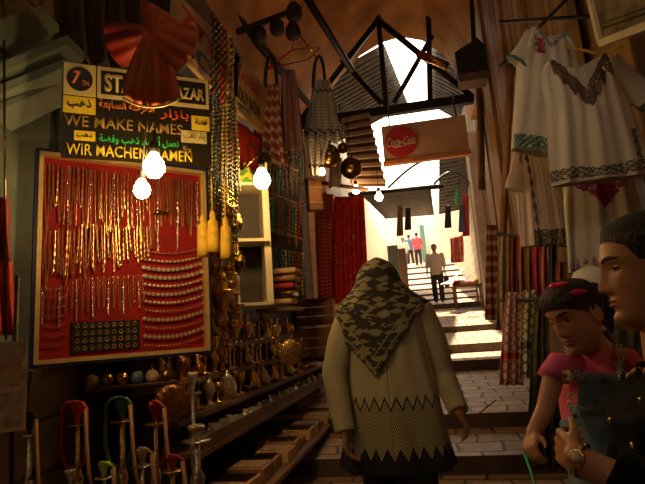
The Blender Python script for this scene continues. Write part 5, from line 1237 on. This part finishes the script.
# ------------------------------------------------ the girl
GY = 1.50; GH = at(575, 316, GY); S = .83
Lg = V((GH.x+.05, GY+.05, .75)); girl = thing('person', Lg, 'person, small girl in a pink shirt and denim dungarees looking down', 'person')
hg = GH-Lg; grz = math.radians(124)
gM = Matrix.Translation(hg) @ Matrix.Rotation(grz, 4, 'Z') @ Matrix.Rotation(-.30, 4, 'X') @ Matrix.Rotation(.12, 4, 'Y')
def gl(px, py, Y=GY): return at(px, py, Y)-Lg
nk = gl(597, 344, GY+.05); brz_ = math.radians(146); B3 = Matrix.Rotation(brz_, 3, 'Z'); GF = B3 @ V((0, 1, 0)); GR = B3 @ V((1, 0, 0))
m = MB(); add_head(m, gM, True, S)
m.tube([hg+V((.015, .02, -.05)), nk+V((0, 0, -.02))], [.040, .042], 14, True)
ax = V((nk.x, nk.y+.0, 0)); zs_ = nk.z-.035
m.rings([ring_((ax.x, ax.y, z), rx, ry, B3) for z, rx, ry in ((zs_-.36, .10, .085), (zs_-.28, .105, .085), (zs_-.15, .10, .075), (zs_-.05, .11, .07), (zs_, .09, .06), (zs_+.03, .045, .04))])
gsr = gl(557, 364, GY-.0); gsl = gl(624, 360, GY-.02)
ger = gl(545, 410, GY-.03); gwr = gl(533, 434, GY-.10)
m.tube([gsr, ger, gwr], [.029, .024, .018], 12, True)
hand(m, gwr, (gl(530, 448, GY-.14)-gwr), V((-.7, -.7, .2)), V((-.5, -1, .2)), .56, (45, 55, 35), .05, .7, .0095)
gel = gsl+V((.06, .05, -.14)); gwl = gel+V((-.05, -.0, -.1)); m.tube([gsl, gel, gwl], [.034, .028, .021], 12, True)
for sg in (-1, 1):
    hp = ax+GR*.055*sg+V((0, 0, zs_-.36)); kn = hp+GF*.06+V((0, 0, -.19)); an = kn+V((0, 0, -.19)); m.tube([hp, kn, an], [.055, .042, .03], 12, True); m.tube([an, an+GF*.09+V((0, 0, -.02))], [.026, .022], 10, True)
m.build('body', M_skinG, girl, remesh=.0035)
face_parts(girl, gM, True, S, ez=.008, lidz=.003, browmat=M_hairG)
m = MB()
def gline(th):
    a = abs(th); return interp([(0, .052), (.6, .045), (1.0, .028), (1.35, .01), (1.7, -.01), (2.1, -.05), (PI, -.07)], a)
hair_cap(m, gM, S, gline, .012, .04); m.build('hair', M_hairG, girl, solid=.002)
m = MB(); m.ball(gM @ V((0, -.115*S, .035*S)), (.035, .035, .035), seg=14); m.tube([gM @ V((0, -.12*S, .03*S)), gM @ V((.01, -.15*S, -.03*S)), gM @ V((.01, -.13*S, -.10*S))], [.028, .03, .008], 12, True); m.build('ponytail', M_hairG, girl)
# clips, found on the hair
HBv = MB(); hair_cap(HBv, gM, S, gline, .013); hbv = BVHTree.FromBMesh(HBv.bm); HBv.bm.free(); gO = V((0, 0, CAMZ))-Lg
for (x0_, y0_, x1_, y1_, nm) in ((550, 287, 566, 283, 'hair_clip'), (572, 293, 586, 291, 'hair_clip')):
    P = []
    for k in range(5):
        h = hbv.ray_cast(gO, ray(lerp(x0_, x1_, k/4), lerp(y0_, y1_, k/4)).normalized())
        if h[0]: P.append(h[0]-ray(x0_, y0_).normalized()*.004)
    if len(P) >= 3: m = MB(); m.tube(P, [.005]+[.008]*(len(P)-2)+[.004], 8, True); m.ball(P[1], (.011, .009, .009), seg=8); m.build(nm, M_hpink, girl)
# T-shirt
tm = MB(); Rg = []
for k in range(30):
    z = lerp(zs_-.30, zs_+.022, k/29); s_ = z-zs_
    rx = interp([(-.30, .118), (-.2, .118), (-.1, .122), (-.04, .125), (-.01, .105), (.01, .075), (.022, .056)], s_); ry = interp([(-.30, .10), (-.2, .095), (-.1, .088), (-.04, .08), (-.01, .068), (.01, .056), (.022, .05)], s_)
    Rg.append([V((ax.x, ax.y, z))+B3 @ V((rx*math.sin(2*PI*i/48), ry*math.cos(2*PI*i/48), 0)) for i in range(48)])
tm.rings(Rg, cap=False); tm.tube([gsr.lerp(ax+V((0, 0, zs_-.03)), .5), gsr, gsr.lerp(ger, .30)], [.028, .031, .041], 16); tm.tube([gsl.lerp(ax+V((0, 0, zs_-.03)), .5), gsl, gsl.lerp(gel, .42)], [.03, .038, .043], 16)
tbv = BVHTree.FromBMesh(tm.bm); tm.build('shirt', M_pink, girl, solid=.003)
# dungaree : bib patch offset from shirt + trousers
bb = MB(); P = []
for i in range(25):
    row = []; s0 = (i/24-.5)*2
    for j in range(25):
        v_ = j/24; z = lerp(zs_-.30, zs_-.035, v_); hw_ = interp([(0, 1.9), (.45, 1.8), (.53, .82), (1, .60)], v_); th = s0*hw_-.40*min(1, max(0, (v_-.45)*4))
        s_ = z-zs_; rx = interp([(-.30, .118), (-.2, .118), (-.1, .122), (-.04, .125), (-.01, .112)], s_)+.007; ry = interp([(-.30, .10), (-.2, .095), (-.1, .088), (-.04, .08), (-.01, .070)], s_)+.008
        row.append(V((ax.x, ax.y, z))+B3 @ V((rx*math.sin(th), ry*math.cos(th), 0)))
    P.append(row)
bb.grid(P); bbv = BVHTree.FromBMesh(bb.bm); bb.build('dungaree_bib', M_denim, girl, solid=.004)
m = MB(); m.rings([ring_((ax.x, ax.y, z), rx, ry, B3, 40) for z, rx, ry in ((zs_-.41, .125, .108), (zs_-.36, .126, .108), (zs_-.30, .122, .105))])
for sg in (-1, 1):
    hp = ax+GR*.06*sg+V((0, 0, zs_-.39)); kn = hp+GF*.06+V((0, 0, -.19)); an = kn+V((0, 0, -.17)); m.tube([hp, kn, an], [.072, .062, .056], 18, True)
m.build('dungaree_legs', M_denim, girl, remesh=.006)
for sg in (-1, 1):
    hp = ax+GR*.06*sg+V((0, 0, zs_-.39)); an = hp+GF*.06+V((0, 0, -.39)); MB().tube([an+V((0, 0, .0)), an+GF*.05+V((0, 0, -.01)), an+GF*.11+V((0, 0, -.02))], [.032, .034, .026], 12, True).build('shoe', M_pink, girl)
def strip(P, w_, name, mt, par, nrm):
    G_ = []
    for k, p in enumerate(P):
        d = (P[min(k+1, len(P)-1)]-P[max(k-1, 0)]).normalized(); sd = d.cross(nrm).normalized()*w_; G_.append([p-sd, p+sd])
    m = MB(); m.grid(G_, uvf=lambda a, b: (a*.025, b*.05)); m.build(name, mt, par, solid=.003)
def onm(px, py, lift=.005):
    best = None
    for bv in (bbv, tbv):
        h = bv.ray_cast(gO, ray(px, py).normalized())
        if h[0] and (best is None or h[3] < best[3]): best = h
    return best[0]-ray(px, py).normalized()*lift if best else None
nv = (gO-nk).normalized()
for xa, xb in ((.020, .066), (-.078, -.062)):
    P = []
    for k in range(9):
        q_ = k/8; s_ = lerp(-.055, .034, q_); x = lerp(xa, xb, q_); rx = interp([(-.04, .125), (-.01, .106), (.01, .076), (.034, .066)], s_); ry = interp([(-.04, .08), (-.01, .070), (.01, .058), (.034, .045)], s_)
        P.append(V((ax.x, ax.y, zs_+s_))+B3 @ V((x, ry*max(0, 1-(x/rx)**2)**.5+.024, 0)))
    strip(P, .011, 'shoulder_strap', M_strap, girl, (GF+V((0, 0, .6))).normalized())
for (x, y) in ((603, 381), (575, 416), (596, 400)):
    q = onm(x, y)
    if q: MB().ball(q, .006, seg=8).build('button', M_dbrass, girl)
for (x, y, r_) in ((566, 376, .016), (572, 396, .010), (571, 405, .012)):
    q = onm(x, y, .003)
    if q:
        m = MB()
        for k in range(6): a = k*PI/3; m.ball(q+V((math.cos(a)*r_*.6, -math.cos(a)*r_*.3, math.sin(a)*r_*.6)), (r_*.42, r_*.3, r_*.42), seg=8)
        m.build('flower_print', M_cyel, girl)
P = [q for q in (onm(570, 408), onm(584, 411), onm(600, 410)) if q]
if len(P) > 2: strip(P, .010, 'waistband', mat('pale denim', (.20, .28, .30), .8), girl, nv)
q = gwr+(gl(529, 452, GY-.14)-gwr).normalized()*.05
m = MB(); m.tube([gl(524, 452, GY-.14), gl(538, 492, GY-.22), gl(544, 520, GY-.25)], .0035, 6); o = m.build('green_stick', M_gcord); o.location = Lg; tag(o, 'thin bright green stick held in the hand of the girl', 'stick')

# ------------------------------------------------ distant people
def walker(px, pyf, Y, H, rz, shirt, trous, label, bag=False, hair=M_hair, lean=0):
    x = at(px, pyf, Y).x; L_ = V((x, Y, floor_z(Y))); t = thing('person', L_, label, 'person', rz=rz); k = H/1.7
    def q(*a): return V(a)*k
    m = MB(); add_head(m, Matrix.Translation(q(0, .03, 1.57)), False, k); m.tube([q(0, .01, 1.5), q(0, 0, 1.38)], [.05*k, .06*k], 10, True)
    m.rings([ring_(q(0, 0, z), rx*k, ry*k, I3, 20) for z, rx, ry in ((.82, .14, .1), (1.0, .14, .1), (1.25, .165, .1), (1.36, .14, .08), (1.42, .06, .05))])
    st = .13
    arms = [(q(-.19, 0, 1.36), q(-.24, -.04, 1.10), q(-.22, .06, .88)), (q(.19, 0, 1.36), q(.25, -.05, 1.10), q(.27, .0, .86))]
    for a in arms: m.tube(list(a), [.045*k, .038*k, .026*k], 10, True); hand(m, a[2], (0, .1, -1), (-1 if a[0].x < 0 else 1, 0, 0), (0, 1, 0), k*.95)
    legs = [(q(-.09, 0, .86), q(-.10, .10, .48), q(-.10, st, .09)), (q(.09, 0, .86), q(.10, .02, .47), q(.10, -st, .10))]
    for a in legs: m.tube(list(a), [.08*k, .055*k, .036*k], 10, True)
    m.build('body', M_skinD, t, remesh=.014)
    m = MB(); m.rings([ring_(q(0, 0, z), rx*k, ry*k, I3, 24) for z, rx, ry in ((.78, .185, .14), (.95, .18, .14), (1.2, .19, .135), (1.34, .18, .115), (1.40, .11, .08), (1.43, .06, .06))])
    for a in arms: m.tube([a[0], a[1], a[1].lerp(a[2], .1)], [.07*k, .062*k, .058*k], 12, True)
    m.build('shirt', shirt, t, remesh=.014)
    m = MB(); m.rings([ring_(q(0, 0, z), rx*k, ry*k, I3, 20) for z, rx, ry in ((.76, .17, .13), (.86, .165, .125), (.93, .15, .12))])
    for a in legs: m.tube(list(a), [.10*k, .078*k, .07*k], 12, True)
    m.build('trousers', trous, t, remesh=.014)
    for a in legs: m = MB(); m.tube([a[2]+V((0, -.03, -.05)), a[2]+V((0, .15*k, -.055))], [.042*k, .032*k], 10, True); m.build('shoe', M_black, t)
    m = MB(); hair_cap(m, Matrix.Translation(q(0, .03, 1.57)), k, mline, .012); m.build('hair', hair, t, solid=.003)
    if bag:
        p = L_+Matrix.Rotation(rz, 3, 'Z') @ (arms[0][2]+V((-.04, 0, -.10))); b = thing('shoulder_bag', p+V((0, 0, -.20)), 'black bag carried by the man in the beige shirt', 'bag', rz=rz)
        MB().box((0, 0, 0), (.14, .34, .30), bev=.05).build('pouch', M_black, b); P = [V((0, .12*math.cos(PI*i/8), .14+.14*math.sin(PI*i/8))) for i in range(9)]; MB().tube(P, .012, 6).build('handle', M_black, b)
    return t
walker(440, 305, 14.6, 1.66, math.radians(175), M_beige, M_dtrous, 'person in a beige shirt coming down the sunlit steps with a bag', True)
walker(419, 262, 25, 1.65, 0, mat('pink jacket cloth', (.62, .10, .16), .8), M_dtrous, 'distant person in a pink top at the top of the steps')
walker(411, 260, 27, 1.65, .3, mat('blue shirt cloth', (.08, .20, .42), .8), M_dtrous, 'distant person in a blue top left of the pink one')
walker(405, 262, 24, 1.6, 2.8, M_white, mat('blue jean cloth', (.06, .10, .2), .8), 'distant person in a white top, leftmost at the lane end')

# ================================================================== LIGHT
w = bpy.data.worlds.new('world'); SC.world = w; w.use_nodes = True
bg = w.node_tree.nodes['Background']; bg.inputs[0].default_value = (1.0, .84, .62, 1); bg.inputs[1].default_value = 5.0
sun = bpy.data.objects.new('sun', bpy.data.lights.new('sun', 'SUN')); COL.objects.link(sun); sun.data.energy = 20; sun.data.angle = .02; sun.data.color = (1, .84, .62)
sun.rotation_euler = V((-.10, .24, 1)).to_track_quat('Z', 'Y').to_euler()
SC.view_settings.view_transform = 'Standard'; SC.view_settings.look = 'None'; SC.view_settings.gamma = 1; SC.view_settings.use_curve_mapping = False
SC.view_settings.exposure = 0.0
